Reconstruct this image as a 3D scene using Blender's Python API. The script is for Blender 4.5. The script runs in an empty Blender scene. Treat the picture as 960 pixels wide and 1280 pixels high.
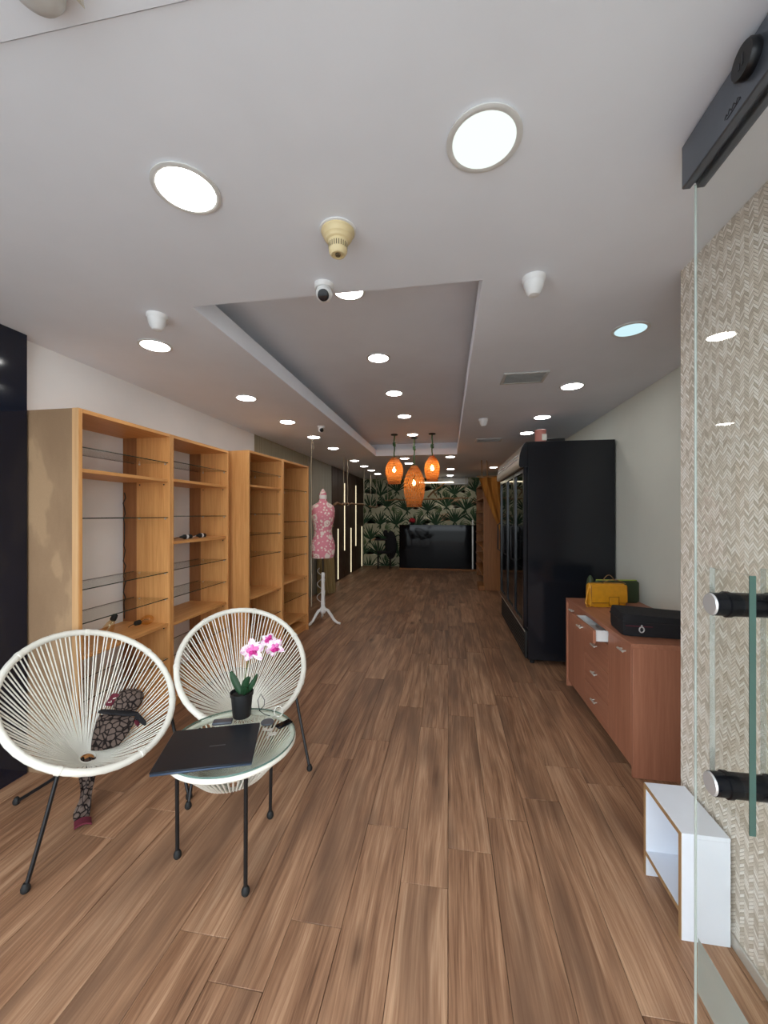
import bpy, bmesh, math, random
from math import sin, cos, pi, radians, sqrt
from mathutils import Vector
random.seed(7)
SC = bpy.context.scene
COL = SC.collection

# ------------------------------------------------------------------ camera
YAW = math.atan(80 / 495.0)
cam_d = bpy.data.cameras.new('camera')
cam = bpy.data.objects.new('camera', cam_d)
COL.objects.link(cam)
cam.location = (0, 0, 1.53)
cam.rotation_euler = (pi / 2, 0, YAW)
cam_d.sensor_fit = 'AUTO'
cam_d.sensor_width = 36
cam_d.lens = 495 * 36 / 1280
cam_d.shift_y = 3 / 1280
cam_d.clip_start = 0.02
SC.camera = cam
# ------------------------------------------------------------------ world (even daylight sky) and exposure
WORLD_STRENGTH = 5.3
LAMP_STRENGTH = 27.0
SC.view_settings.view_transform = 'Standard'
SC.view_settings.look = 'None'
SC.view_settings.exposure = 0.0
SC.view_settings.gamma = 1
SC.view_settings.use_curve_mapping = False
w = bpy.data.worlds.new('daylight')
SC.world = w
w.use_nodes = True
bg = w.node_tree.nodes['Background']
bg.inputs[0].default_value = (0.86, 0.94, 1.0, 1)
bg.inputs[1].default_value = WORLD_STRENGTH

# ------------------------------------------------------------------ mesh helpers
class MB:
    def __init__(s):
        s.v = []; s.f = []
    def add(s, vs, fs):
        b = len(s.v)
        s.v += [tuple(p) for p in vs]
        s.f += [tuple(b + i for i in q) for q in fs]
        return s
    def box(s, x0, x1, y0, y1, z0, z1, ch=0.0):
        if ch <= 0:
            vs = [(x, y, z) for x in (x0, x1) for y in (y0, y1) for z in (z0, z1)]
            return s.add(vs, [(0, 1, 3, 2), (4, 6, 7, 5), (0, 4, 5, 1), (2, 3, 7, 6), (0, 2, 6, 4), (1, 5, 7, 3)])
        ch = min(ch, .45 * (x1 - x0), .45 * (y1 - y0), .45 * (z1 - z0))
        lo = (x0, y0, z0); hi = (x1, y1, z1)
        idx = {}; vs = []
        for sx in (0, 1):
            for sy in (0, 1):
                for sz in (0, 1):
                    sg = (sx, sy, sz)
                    for ax in range(3):
                        p = []
                        for k in range(3):
                            val = hi[k] if sg[k] else lo[k]
                            if k != ax: val += -ch if sg[k] else ch
                            p.append(val)
                        idx[(sg, ax)] = len(vs); vs.append(p)
        fs = []
        for ax in range(3):
            o = [k for k in range(3) if k != ax]
            for sd in (0, 1):
                q = []
                for a, b in ((0, 0), (1, 0), (1, 1), (0, 1)):
                    g = [0, 0, 0]; g[ax] = sd; g[o[0]] = a; g[o[1]] = b
                    q.append(idx[(tuple(g), ax)])
                fs.append(q)
        for ax in range(3):
            o = [k for k in range(3) if k != ax]
            for a in (0, 1):
                for b in (0, 1):
                    g0 = [0, 0, 0]; g0[o[0]] = a; g0[o[1]] = b
                    g1 = list(g0); g1[ax] = 1
                    g0 = tuple(g0); g1 = tuple(g1)
                    fs.append([idx[(g0, o[0])], idx[(g0, o[1])], idx[(g1, o[1])], idx[(g1, o[0])]])
        for sx in (0, 1):
            for sy in (0, 1):
                for sz in (0, 1):
                    g = (sx, sy, sz); fs.append([idx[(g, 0)], idx[(g, 1)], idx[(g, 2)]])
        return s.add(vs, fs)
    def tube(s, pts, r, n=8, closed=False, caps=True):
        P = [Vector(p) for p in pts]; m = len(P)
        R = r if isinstance(r, (list, tuple)) else [r] * m
        vs = []; ref = None
        for i, p in enumerate(P):
            if closed: t = P[(i + 1) % m] - P[i - 1]
            else: t = P[min(i + 1, m - 1)] - P[max(i - 1, 0)]
            t = t.normalized() if t.length > 1e-9 else Vector((0, 0, 1))
            if ref is None:
                a = Vector((0, 0, 1)) if abs(t.z) < .9 else Vector((1, 0, 0))
                ref = (a - t * a.dot(t)).normalized()
            else:
                ref = (ref - t * ref.dot(t)).normalized()
            b = t.cross(ref)
            for k in range(n):
                an = 2 * pi * k / n
                vs.append(p + (ref * cos(an) + b * sin(an)) * R[i])
        fs = []
        for i in range(m if closed else m - 1):
            j = (i + 1) % m
            for k in range(n):
                k2 = (k + 1) % n
                fs.append((i * n + k, i * n + k2, j * n + k2, j * n + k))
        if not closed and caps:
            fs.append(tuple(range(n))[::-1]); fs.append(tuple((m - 1) * n + k for k in range(n)))
        return s.add(vs, fs)
    def lathe(s, prof, c=(0, 0, 0), n=24, sx=1, sy=1, axis=None, caps=True):
        """prof: list of (radius, height); revolved about z through c, or about axis (Vector)"""
        c = Vector(c); vs = []; m = len(prof)
        if axis is None: A, B, D = Vector((1, 0, 0)), Vector((0, 1, 0)), Vector((0, 0, 1))
        else:
            D = Vector(axis).normalized()
            A = Vector((0, 0, 1)) if abs(D.z) < .9 else Vector((1, 0, 0))
            A = (A - D * A.dot(D)).normalized(); B = D.cross(A)
        for r, h in prof:
            for k in range(n):
                a = 2 * pi * k / n
                vs.append(c + A * (cos(a) * r * sx) + B * (sin(a) * r * sy) + D * h)
        fs = []
        for i in range(m - 1):
            for k in range(n):
                k2 = (k + 1) % n
                fs.append((i * n + k, i * n + k2, (i + 1) * n + k2, (i + 1) * n + k))
        if caps and prof[0][0] > 1e-6: fs.append(tuple(range(n))[::-1])
        if caps and prof[-1][0] > 1e-6: fs.append(tuple((m - 1) * n + k for k in range(n)))
        return s.add(vs, fs)
    def grid(s, fn, nu, nv, cu=False):
        vs = [fn(i / (nu if cu else nu - 1), j / (nv - 1)) for j in range(nv) for i in range(nu)]
        fs = []
        for j in range(nv - 1):
            for i in range(nu if cu else nu - 1):
                i2 = (i + 1) % nu
                fs.append((j * nu + i, j * nu + i2, (j + 1) * nu + i2, (j + 1) * nu + i))
        return s.add(vs, fs)
    def sheet(s, fn, nu, nv, nrm, th):
        """closed thin slab: surface fn(u,v), thickness th along nrm(u,v)"""
        b = len(s.v)
        top = [Vector(fn(i / (nu - 1), j / (nv - 1))) for j in range(nv) for i in range(nu)]
        bot = [p - Vector(nrm(i / (nu - 1), j / (nv - 1))) * th for (p, (j, i)) in zip(top, [(j, i) for j in range(nv) for i in range(nu)])]
        N = nu * nv; fs = []
        for j in range(nv - 1):
            for i in range(nu - 1):
                a = j * nu + i
                fs.append((a, a + 1, a + nu + 1, a + nu)); fs.append((N + a, N + a + nu, N + a + nu + 1, N + a + 1))
        ed = [j * nu for j in range(nv)]
        for j in range(nv - 1):
            for i in (0, nu - 1):
                a = j * nu + i; fs.append((a, a + nu, N + a + nu, N + a))
        for i in range(nu - 1):
            for j in (0, nv - 1):
                a = j * nu + i; fs.append((a, a + 1, N + a + 1, N + a))
        return s.add(top + bot, fs)
    def prism(s, poly, fn0, fn1):
        n = len(poly)
        vs = [fn0(*p) for p in poly] + [fn1(*p) for p in poly]
        fs = [tuple(range(n))[::-1], tuple(range(n, 2 * n))]
        for i in range(n):
            j = (i + 1) % n; fs.append((i, j, n + j, n + i))
        return s.add(vs, fs)
    def xf(s, fn):
        s.v = [tuple(fn(Vector(p))) for p in s.v]; return s
    def mesh(s, name, off=(0, 0, 0), recalc=True, ang=38):
        me = bpy.data.meshes.new(name)
        o = Vector(off)
        me.from_pydata([Vector(p) - o for p in s.v], [], s.f)
        if recalc:
            bm = bmesh.new(); bm.from_mesh(me)
            bmesh.ops.recalc_face_normals(bm, faces=bm.faces)
            bm.to_mesh(me); bm.free()
        me.polygons.foreach_set('use_smooth', [True] * len(me.polygons))
        me.set_sharp_from_angle(angle=radians(ang))
        me.update()
        return me
WL = {}
def build(mb, name, mat, parent=None, loc=None, recalc=True, ang=38):
    """link ONE mesh object; vertices of mb are world coordinates"""
    off = WL[parent.name] if parent else (Vector(loc) if loc else Vector((0, 0, 0)))
    me = mb.mesh(name, off, recalc, ang)
    me.materials.append(mat)
    o = bpy.data.objects.new(name, me); COL.objects.link(o)
    if parent: o.parent = parent
    else: o.location = off
    WL[o.name] = Vector(off)
    return o
def tag(o, label=None, cat=None, group=None, kind=None):
    if label: o['label'] = label
    if cat: o['category'] = cat
    if group: o['group'] = group
    if kind: o['kind'] = kind
    return o
def thing(name, loc, label, cat, group=None, kind=None):
    o = bpy.data.objects.new(name, None); COL.objects.link(o)
    o.empty_display_size = .05
    o.location = loc; WL[o.name] = Vector(loc)
    return tag(o, label, cat, group, kind)
def copy_obj(src, parent=None):
    c = src.copy(); COL.objects.link(c); c.parent = parent
    return c
def copy_tree(src, loc, label=None, group=None):
    r = copy_obj(src); r.location = loc; WL[r.name] = Vector(loc)
    if label: r['label'] = label
    if group: r['group'] = group
    for ch in list(src.children):
        c = copy_obj(ch, r); WL[c.name] = Vector(loc)
        for g in list(ch.children): copy_obj(g, c)
    return r
def rot2(cx, cy, a):
    ca, sa = cos(a), sin(a)
    return lambda p: Vector((cx + p.x * ca - p.y * sa, cy + p.x * sa + p.y * ca, p.z))

# ------------------------------------------------------------------ material helpers
def lin(c):
    return tuple(((x / 255) / 12.92 if x / 255 <= .04045 else ((x / 255 + .055) / 1.055) ** 2.4) for x in c) + (1,)
class NT:
    def __init__(s, name):
        m = bpy.data.materials.new(name); m.use_nodes = True
        s.m = m; s.t = m.node_tree; s.t.nodes.clear()
        s.out = s.n('ShaderNodeOutputMaterial')
    def n(s, ty, **kw):
        nd = s.t.nodes.new(ty)
        for k, v in kw.items(): setattr(nd, k, v)
        return nd
    def l(s, a, b): s.t.links.new(a, b)
    def set(s, nd, i, v):
        if hasattr(v, 'is_linked') or hasattr(v, 'links'): s.l(v, nd.inputs[i])
        else: nd.inputs[i].default_value = v
    def math(s, op, a, b=None, c=None):
        nd = s.n('ShaderNodeMath', operation=op)
        s.set(nd, 0, a)
        if b is not None: s.set(nd, 1, b)
        if c is not None: s.set(nd, 2, c)
        return nd.outputs[0]
    def coord(s, kind='Object'): return s.n('ShaderNodeTexCoord').outputs[kind]
    def mapping(s, vec, scale=(1, 1, 1), loc=(0, 0, 0), rot=(0, 0, 0)):
        nd = s.n('ShaderNodeMapping'); s.l(vec, nd.inputs[0])
        nd.inputs['Scale'].default_value = scale; nd.inputs['Location'].default_value = loc; nd.inputs['Rotation'].default_value = rot
        return nd.outputs[0]
    def noise(s, vec, scale, detail=3, rough=.5, dist=0, W=None):
        nd = s.n('ShaderNodeTexNoise')
        if W is not None:
            nd.noise_dimensions = '4D'; s.set(nd, 'W', W)
        s.l(vec, nd.inputs['Vector']); nd.inputs['Scale'].default_value = scale
        nd.inputs['Detail'].default_value = detail; nd.inputs['Roughness'].default_value = rough; nd.inputs['Distortion'].default_value = dist
        return nd.outputs[0]
    def ramp(s, fac, stops, interp='LINEAR'):
        nd = s.n('ShaderNodeValToRGB'); s.l(fac, nd.inputs[0]); e = nd.color_ramp.elements
        nd.color_ramp.interpolation = interp
        while len(e) < len(stops): e.new(.5)
        for i, (p, c) in enumerate(stops): e[i].position = p; e[i].color = c
        return nd.outputs[0]
    def mix(s, f, a, b, mode='MIX'):
        nd = s.n('ShaderNodeMix', data_type='RGBA', blend_type=mode)
        s.set(nd, 0, f); s.set(nd, 6, a); s.set(nd, 7, b)
        return nd.outputs[2]
    def bump(s, h, strength=.3, dist=.002):
        nd = s.n('ShaderNodeBump'); s.l(h, nd.inputs['Height'])
        nd.inputs['Strength'].default_value = strength; nd.inputs['Distance'].default_value = dist
        return nd.outputs[0]
    def bsdf(s, color, rough=.5, metal=0, spec=.5, normal=None, coat=0, **kw):
        nd = s.n('ShaderNodeBsdfPrincipled')
        s.set(nd, 'Base Color', color); s.set(nd, 'Roughness', rough); s.set(nd, 'Metallic', metal)
        nd.inputs['Specular IOR Level'].default_value = spec
        nd.inputs['Coat Weight'].default_value = coat
        if normal is not None: s.l(normal, nd.inputs['Normal'])
        for k, v in kw.items(): s.set(nd, k, v)
        s.l(nd.outputs[0], s.out.inputs[0])
        return nd
def plain(name, rgb, rough=.5, metal=0, spec=.5, coat=0, var=.06, scale=9):
    t = NT(name)
    nz = t.noise(t.coord(), scale, 3)
    c = lin(rgb)
    a = tuple(min(1, x * (1 - var)) for x in c[:3]) + (1,); b = tuple(min(1, x * (1 + var)) for x in c[:3]) + (1,)
    t.bsdf(t.ramp(nz, [(.3, a), (.7, b)]), rough, metal, spec, None, coat)
    return t.m
def emit(name, rgb, strength):
    t = NT(name)
    e = t.n('ShaderNodeEmission'); e.inputs[0].default_value = rgb + (1,) if len(rgb) == 3 else rgb
    e.inputs[1].default_value = strength
    t.l(e.outputs[0], t.out.inputs[0]); return t.m
def wood(name, dark, light, axis=2, rough=.45, k=1.0, bump=.05, blotch=.25):
    t = NT(name); co = t.coord()
    sc = [26 * k] * 3; sc[axis] = 1.3 * k
    mp = t.mapping(co, tuple(sc))
    n1 = t.noise(mp, 1.6, 5, .62, .35)
    sc2 = [90 * k] * 3; sc2[axis] = 3
    n2 = t.noise(t.mapping(co, tuple(sc2)), 1.5, 2)
    f = t.math('ADD', t.math('MULTIPLY', n1, .7), t.math('MULTIPLY', n2, .3))
    c = t.ramp(f, [(.34, lin(dark)), (.66, lin(light))])
    bl = t.noise(co, 2.2, 2)
    c = t.mix(t.math('MULTIPLY', bl, blotch), c, lin(dark))
    t.bsdf(c, rough, 0, .4, t.bump(f, bump, .002)); return t.m
def glass(name, tint, f0=.05, power=5, alpha=0.0, acol=(200, 205, 205)):
    t = NT(name)
    lw = t.n('ShaderNodeLayerWeight'); lw.inputs[0].default_value = .5
    p = t.math('POWER', lw.outputs['Facing'], power)
    fac = t.math('MULTIPLY_ADD', p, .7 - f0, f0)
    tr = t.n('ShaderNodeBsdfTransparent'); tr.inputs[0].default_value = lin(tint)
    gl = t.n('ShaderNodeBsdfGlossy'); gl.inputs['Roughness'].default_value = .01
    base = tr.outputs[0]
    if alpha > 0:
        df = t.n('ShaderNodeBsdfDiffuse'); df.inputs[0].default_value = lin(acol)
        mm = t.n('ShaderNodeMixShader'); mm.inputs[0].default_value = alpha
        t.l(base, mm.inputs[1]); t.l(df.outputs[0], mm.inputs[2]); base = mm.outputs[0]
    mx = t.n('ShaderNodeMixShader'); t.l(fac, mx.inputs[0]); t.l(base, mx.inputs[1]); t.l(gl.outputs[0], mx.inputs[2])
    t.l(mx.outputs[0], t.out.inputs[0]); return t.m

# ------------------------------------------------------------------ materials
def m_plank():
    t = NT('floor plank'); co = t.coord()
    rnd = t.n('ShaderNodeObjectInfo').outputs['Random']
    W = t.math('MULTIPLY', rnd, 37.0)
    wp = t.noise(t.mapping(co, (6, .9, 6)), 1.2, 2, .5, 0, t.math('ADD', W, 3.0))
    sp = t.n('ShaderNodeSeparateXYZ'); t.l(co, sp.inputs[0])
    cmb = t.n('ShaderNodeCombineXYZ')
    t.l(t.math('ADD', sp.outputs[0], t.math('MULTIPLY', wp, .09)), cmb.inputs[0]); t.l(sp.outputs[1], cmb.inputs[1])
    n1 = t.noise(t.mapping(cmb.outputs[0], (19, 1.0, 1)), 1.5, 6, .62, .35, W)
    n2 = t.noise(t.mapping(cmb.outputs[0], (110, 2.6, 40)), 1.3, 3, .6, .2, W)
    n3 = t.noise(t.mapping(co, (6, 1.2, 7)), 1.0, 2, .5, 0, t.math('ADD', W, 9.0))
    f = t.math('ADD', t.math('MULTIPLY', n1, .62), t.math('MULTIPLY', n2, .38))
    f = t.math('ADD', f, t.math('MULTIPLY_ADD', rnd, .10, -.05))
    c = t.ramp(f, [(.29, lin((80, 53, 37))), (.43, lin((134, 97, 72))), (.54, lin((164, 125, 96))), (.72, lin((206, 168, 135)))])
    c = t.mix(t.ramp(n3, [(.46, (0, 0, 0, 1)), (.66, (.75, .75, .75, 1))]), c, lin((108, 80, 62)))
    knot = t.n('ShaderNodeTexVoronoi'); t.l(t.mapping(cmb.outputs[0], (9, 3.2, 1)), knot.inputs['Vector']); knot.inputs['Scale'].default_value = .75
    knot.voronoi_dimensions = '4D'; t.l(W, knot.inputs['W'])
    kf = t.ramp(knot.outputs['Distance'], [(.10, (.75, .75, .75, 1)), (.19, (.25, .25, .25, 1)), (.32, (0, 0, 0, 1))])
    c = t.mix(kf, c, lin((70, 46, 32)))
    r = t.math('MULTIPLY_ADD', n1, .2, .34)
    t.bsdf(c, r, 0, .35, t.bump(n2, .12, .001)); return t.m
def m_weave(axis=1):
    t = NT('woven wallpaper'); co = t.coord()
    sp = t.n('ShaderNodeSeparateXYZ'); t.l(co, sp.inputs[0])
    u, v = sp.outputs[axis], sp.outputs[2]
    cw = .021
    cu = t.math('DIVIDE', u, cw); col = t.math('FLOOR', cu); fu = t.math('FRACT', cu)
    sg = t.math('MULTIPLY_ADD', t.math('MODULO', t.math('ABSOLUTE', col), 2.0), 2.0, -1.0)
    d = t.math('ADD', t.math('DIVIDE', v, .013), t.math('MULTIPLY', t.math('MULTIPLY', fu, sg), 1.6))
    row = t.math('FLOOR', d); fd = t.math('FRACT', d)
    prof = t.math('SUBTRACT', 1.0, t.math('POWER', t.math('ABSOLUTE', t.math('MULTIPLY_ADD', fd, 2.0, -1.0)), 2.6))
    eu = t.math('SUBTRACT', 1.0, t.math('POWER', t.math('ABSOLUTE', t.math('MULTIPLY_ADD', fu, 2.0, -1.0)), 5.0))
    h = t.math('MULTIPLY', prof, t.math('MULTIPLY_ADD', eu, .35, .65))
    wn = t.n('ShaderNodeTexWhiteNoise'); cm = t.n('ShaderNodeCombineXYZ'); t.l(col, cm.inputs[0]); t.l(row, cm.inputs[1]); t.l(cm.outputs[0], wn.inputs[0])
    base = t.ramp(wn.outputs[0], [(.0, lin((198, 186, 168))), (.5, lin((232, 222, 208))), (1, lin((250, 245, 237)))])
    c = t.mix(t.ramp(h, [(.1, (1, 1, 1, 1)), (.55, (0, 0, 0, 1))]), base, lin((176, 164, 147)))
    t.bsdf(c, .75, 0, .2, t.bump(h, .5, .002)); return t.m
def m_floral():
    t = NT('floral fabric'); co = t.coord()
    nz = t.noise(co, 30, 2)
    def cells(scale, stops, amp):
        vo = t.n('ShaderNodeTexVoronoi'); t.l(co, vo.inputs['Vector']); vo.inputs['Scale'].default_value = scale
        return t.ramp(t.math('ADD', vo.outputs['Distance'], t.math('MULTIPLY_ADD', nz, amp, -amp / 2)), stops)
    K, Wt = (0, 0, 0, 1), (1, 1, 1, 1)
    a = cells(8.5, [(.12, Wt), (.15, K), (.19, K), (.22, Wt), (.38, Wt), (.43, K)], .22)
    b = cells(24, [(.30, Wt), (.40, K)], .25)
    c = t.mix(t.mix(1.0, a, b, 'LIGHTEN'), lin((222, 140, 153)), lin((240, 222, 212)))
    t.bsdf(c, .75, 0, .2); return t.m
def m_pebble():
    t = NT('pebble print cloth'); co = t.coord()
    vo = t.n('ShaderNodeTexVoronoi', feature='DISTANCE_TO_EDGE'); t.l(co, vo.inputs['Vector']); vo.inputs['Scale'].default_value = 36
    vo.inputs['Randomness'].default_value = .85
    nz = t.noise(co, 60, 2)
    st = t.mix(nz, lin((78, 66, 60)), lin((116, 99, 90)))
    c = t.mix(t.ramp(vo.outputs['Distance'], [(.06, (0, 0, 0, 1)), (.15, (1, 1, 1, 1))]), lin((24, 17, 16)), st)
    t.bsdf(c, .85, 0, .2); return t.m
def m_wall(name, rgb, bump=.04):
    t = NT(name); co = t.coord()
    n = t.noise(co, 1.4, 4, .6); n2 = t.noise(co, 120, 2)
    c = lin(rgb); a = tuple(x * .95 for x in c[:3]) + (1,)
    t.bsdf(t.ramp(n, [(.35, a), (.65, c)]), .7, 0, .25, t.bump(n2, bump, .001)); return t.m
def m_canopy():
    t = NT('brushed canopy'); co = t.coord()
    n = t.noise(t.mapping(co, (60, 2, 60)), 1, 3)
    t.bsdf(t.ramp(n, [(.3, lin((168, 160, 146))), (.7, lin((204, 197, 184)))]), .35, .25, .5); return t.m
def m_rattan():
    t = NT('rattan'); co = t.coord()
    n = t.noise(co, 55, 2)
    c = t.ramp(n, [(.3, lin((164, 104, 50))), (.7, lin((214, 150, 84)))])
    nd = t.bsdf(c, .6, 0, .3)
    tl = t.n('ShaderNodeBsdfTranslucent'); tl.inputs[0].default_value = lin((236, 168, 96))
    mx = t.n('ShaderNodeMixShader'); mx.inputs[0].default_value = .45
    t.l(nd.outputs[0], mx.inputs[1]); t.l(tl.outputs[0], mx.inputs[2]); t.l(mx.outputs[0], t.out.inputs[0]); return t.m
def m_rawside():
    t = NT('raw chipboard side'); co = t.coord()
    n = t.noise(t.mapping(co, (3, 3, 1.2)), 1.0, 4, .6, .2)
    n2 = t.noise(co, 140, 2)
    c = t.ramp(n, [(.42, lin((150, 122, 95))), (.58, lin((162, 133, 104))), (.62, lin((180, 149, 116)))])
    c = t.mix(t.math('MULTIPLY', n2, .2), c, lin((110, 86, 62)))
    t.bsdf(c, .7, 0, .2); return t.m
def m_stripes(name, a, b, axis=1, k=60):
    t = NT(name); co = t.coord()
    sc = [2.0] * 3; sc[axis] = k; sc[2] = .4
    n = t.noise(t.mapping(co, tuple(sc)), 1, 3)
    t.bsdf(t.ramp(n, [(.3, lin(a)), (.7, lin(b))]), .7, 0, .2); return t.m
def m_petal():
    t = NT('orchid petal'); co = t.coord()
    n = t.noise(co, 70, 2)
    t.bsdf(t.ramp(n, [(.50, lin((246, 234, 242))), (.72, lin((226, 140, 196)))]), .6, 0, .3); return t.m

M = {}
M['plank'] = m_plank()
M['subfloor'] = plain('subfloor', (52, 36, 26), .8)
M['weave'] = m_weave()
M['ceiling'] = m_wall('ceiling paint', (235, 239, 247), .03)
M['white_wall'] = m_wall('white wall paint', (243, 242, 241))
M['grey_wall'] = m_wall('grey green wall paint', (222, 224, 214))
M['olive_paper'] = m_stripes('olive grasscloth', (138, 134, 112), (170, 164, 142), 1, 40)
M['grey_board'] = m_stripes('pale grey board', (142, 140, 126), (172, 168, 154), 1, 30)
M['black_lam'] = plain('dark navy gloss laminate', (17, 23, 38), .10, 0, .5, 0, .03)
M['honey'] = wood('honey beech veneer', (203, 141, 80), (230, 172, 109))
M['honey_h'] = wood('honey beech shelf', (203, 141, 80), (230, 172, 109), 1)
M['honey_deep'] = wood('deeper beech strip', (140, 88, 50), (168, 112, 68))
M['beech_pale'] = wood('pale beech edging', (206, 160, 112), (224, 182, 134))
M['raw'] = m_rawside()
M['cherry'] = wood('cherry veneer', (156, 100, 76), (180, 124, 97), 2, .4, .8)
M['cherry_h'] = wood('cherry veneer lengthwise', (156, 100, 76), (180, 124, 97), 1, .4, .8)
M['dark_wood'] = wood('dark brown panel', (58, 42, 32), (84, 62, 48), 2, .5, .6)
M['amber_wood'] = wood('amber wood', (124, 76, 34), (160, 104, 52), 2, .45)
M['branch'] = wood('driftwood', (112, 80, 50), (160, 124, 84), 0, .7, 1)
M['glass_shelf'] = glass('shelf glass', (252, 254, 253), .02)
M['glass_edge'] = plain('dark green glass edge', (38, 54, 46), .15)
M['glass_door'] = glass('door glass', (253, 254, 253), .02)
M['door_edge'] = plain('polished glass edge', (190, 196, 192), .12)
M['clear_edge'] = glass('clear glass edge', (236, 240, 238), .12, 3, .25, (206, 208, 206))
M['plate_edge'] = plain('green glass edge', (58, 84, 77), .1)
M['table_glass'] = glass('table glass', (250, 253, 251), .035)
M['table_edge'] = plain('pale green glass edge', (96, 124, 116), .12)
M['frost'] = glass('frosted film', (228, 232, 229), .04, 5, .6, (212, 217, 212))
M['fridge_glass'] = glass('fridge door glass', (150, 156, 150), .12)
M['bulb_glass'] = glass('amber bulb glass', (252, 240, 214), .08)
M['black_gloss'] = plain('black gloss', (14, 15, 19), .04, 0, .16)
M['fridge_black'] = plain('black enamel', (22, 25, 31), .16, 0, .5, 0, .05, 2)
M['fridge_in'] = plain('fridge liner', (120, 116, 104), .5)
M['canopy'] = m_canopy()
M['black_metal'] = plain('black metal', (26, 26, 28), .35, .3)
M['rail'] = plain('anodised dark rail', (104, 110, 120), .34, .7)
M['chrome'] = plain('chrome', (214, 214, 214), .25, .55)
M['satin'] = plain('satin nickel', (204, 200, 190), .35, .35)
M['white_cord'] = plain('white plastic cord', (232, 229, 218), .4, 0, .4)
M['white_lac'] = plain('white laminate', (226, 231, 240), .35, 0, .4, 0, .02)
M['white_paint'] = plain('white gloss paint', (228, 226, 222), .4)
M['ply_edge'] = wood('chipboard edge', (150, 116, 78), (182, 146, 104), 2, .7)
M['cream_plastic'] = plain('aged cream plastic', (214, 196, 152), .45)
M['white_plastic'] = plain('white plastic', (226, 226, 226), .4)
M['slot'] = plain('dark slot', (92, 80, 58), .7)
M['lens'] = plain('camera lens', (14, 16, 22), .08)
M['grey_metal'] = plain('grey painted metal', (196, 196, 194), .45, .0)
M['trim_ring'] = plain('white light trim', (214, 214, 212), .4)
M['rattan'] = m_rattan()
M['green_cord'] = plain('green rope', (66, 96, 60), .8)
M['rope'] = plain('pale rope', (176, 164, 142), .9)
M['floral'] = m_floral()
M['pale_glare'] = plain('pale neck glare', (232, 222, 218), .8)
M['raffia'] = m_stripes('raffia', (132, 110, 70), (182, 160, 114), 1, 30)
M['curtain'] = m_stripes('ochre curtain', (150, 96, 40), (186, 128, 58), 0, 20)
M['wp_base'] = m_wall('botanical wallpaper ground', (192, 190, 160))
M['wp_dark'] = plain('printed dark leaf', (40, 70, 44), .8, var=.3)
M['wp_mid'] = plain('printed sage leaf', (96, 116, 78), .8, var=.2)
M['wp_cream'] = plain('printed cream frond', (240, 234, 208), .8, var=.1)
M['wp_blush'] = plain('printed blush frond', (196, 158, 122), .8, var=.1)
M['pot'] = plain('black plastic pot', (22, 22, 24), .5)
M['soil'] = plain('dark soil', (36, 28, 22), .95, var=.3, scale=90)
M['leaf'] = plain('orchid leaf', (34, 66, 40), .4, var=.2)
M['stem'] = plain('orchid stem', (96, 106, 54), .6)
M['petal'] = m_petal()
M['pink'] = plain('orchid pink', (226, 120, 186), .6)
M['magenta'] = plain('orchid lip', (188, 34, 128), .5)
M['laptop'] = plain('dark navy laptop shell', (27, 31, 38), .38, .3, .5, 0, .03)
M['laptop_edge'] = plain('laptop base edge', (70, 84, 104), .35, .6)
M['logo'] = plain('grey lettering', (92, 96, 100), .4, .5)
M['pebble'] = m_pebble()
M['maroon'] = plain('maroon cloth', (92, 20, 38), .8)
M['black_cloth'] = plain('black cloth', (22, 20, 24), .85, var=.2, scale=60)
M['mustard'] = plain('mustard leather', (206, 142, 22), .45, var=.08, scale=30)
M['mustard_shade'] = plain('dark mustard gap shade', (136, 86, 16), .6)
M['green_lea'] = plain('dark green leather', (48, 62, 36), .5)
M['lime'] = plain('lime zip tape', (172, 186, 70), .6)
M['black_rubber'] = plain('black rubber', (18, 18, 18), .7)
M['pink_box'] = plain('faded pink label', (206, 134, 122), .6)
M['paper'] = plain('paper', (226, 222, 210), .7)
M['red'] = plain('red petals', (176, 20, 36), .6)
M['concrete'] = plain('pavement concrete', (158, 157, 154), .85)
M['white_drawer'] = plain('white drawer side', (226, 226, 224), .5)
M['lamp'] = emit('downlight diffuser', (1.0, .985, .95), LAMP_STRENGTH)
M['lamp_cool'] = emit('cool downlight diffuser', (.66, .92, .98), 1.0)
M['lamp_front'] = emit('front downlight diffuser', (.93, 1.0, .96), 1.05)
M['strip'] = emit('warm strip light', (1.0, .86, .56), 1.6)
M['bar_light'] = emit('linear lamp', (1.0, .88, .62), 4.0)
M['filament'] = emit('glowing bulb', (1.0, .60, .24), 40.0)

# ------------------------------------------------------------------ room shell
XL, XR, XW = -2.53, 1.64, 1.0
YF, YB, HC, HR = -0.5, 11.6, 2.59, 2.82
RX0, RX1, RY0, RY1 = -1.29, .154, 1.84, 7.08
def struct(mb, name, mat, label, **kw):
    o = build(mb, name, mat, **kw); return tag(o, label, None, None, 'structure')

floor = struct(MB().box(XL - .1, XR + .1, YF, YB + .1, -.1, -.004), 'floor', M['subfloor'], 'brown wood plank floor running the length of the shop')
PW, PL, GAP = .195, 1.22, .0016
def plank_mesh(wd, ln):
    return MB().box(-wd / 2 + GAP / 2, wd / 2 - GAP / 2, -ln / 2 + GAP / 2, ln / 2 - GAP / 2, -.006, 0, .0012)
pm_cache = {}
def plank(x0, x1, y0, y1):
    key = (round(x1 - x0, 3), round(y1 - y0, 3))
    if key not in pm_cache:
        me = plank_mesh(x1 - x0, y1 - y0).mesh('plank'); me.materials.append(M['plank']); pm_cache[key] = me
    o = bpy.data.objects.new('plank', pm_cache[key]); COL.objects.link(o); o.parent = floor
    o.location = ((x0 + x1) / 2, (y0 + y1) / 2, 0)
offs = [0, .41, .82, .2, .62, 1.02]
i0 = math.floor(XL / PW)
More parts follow.
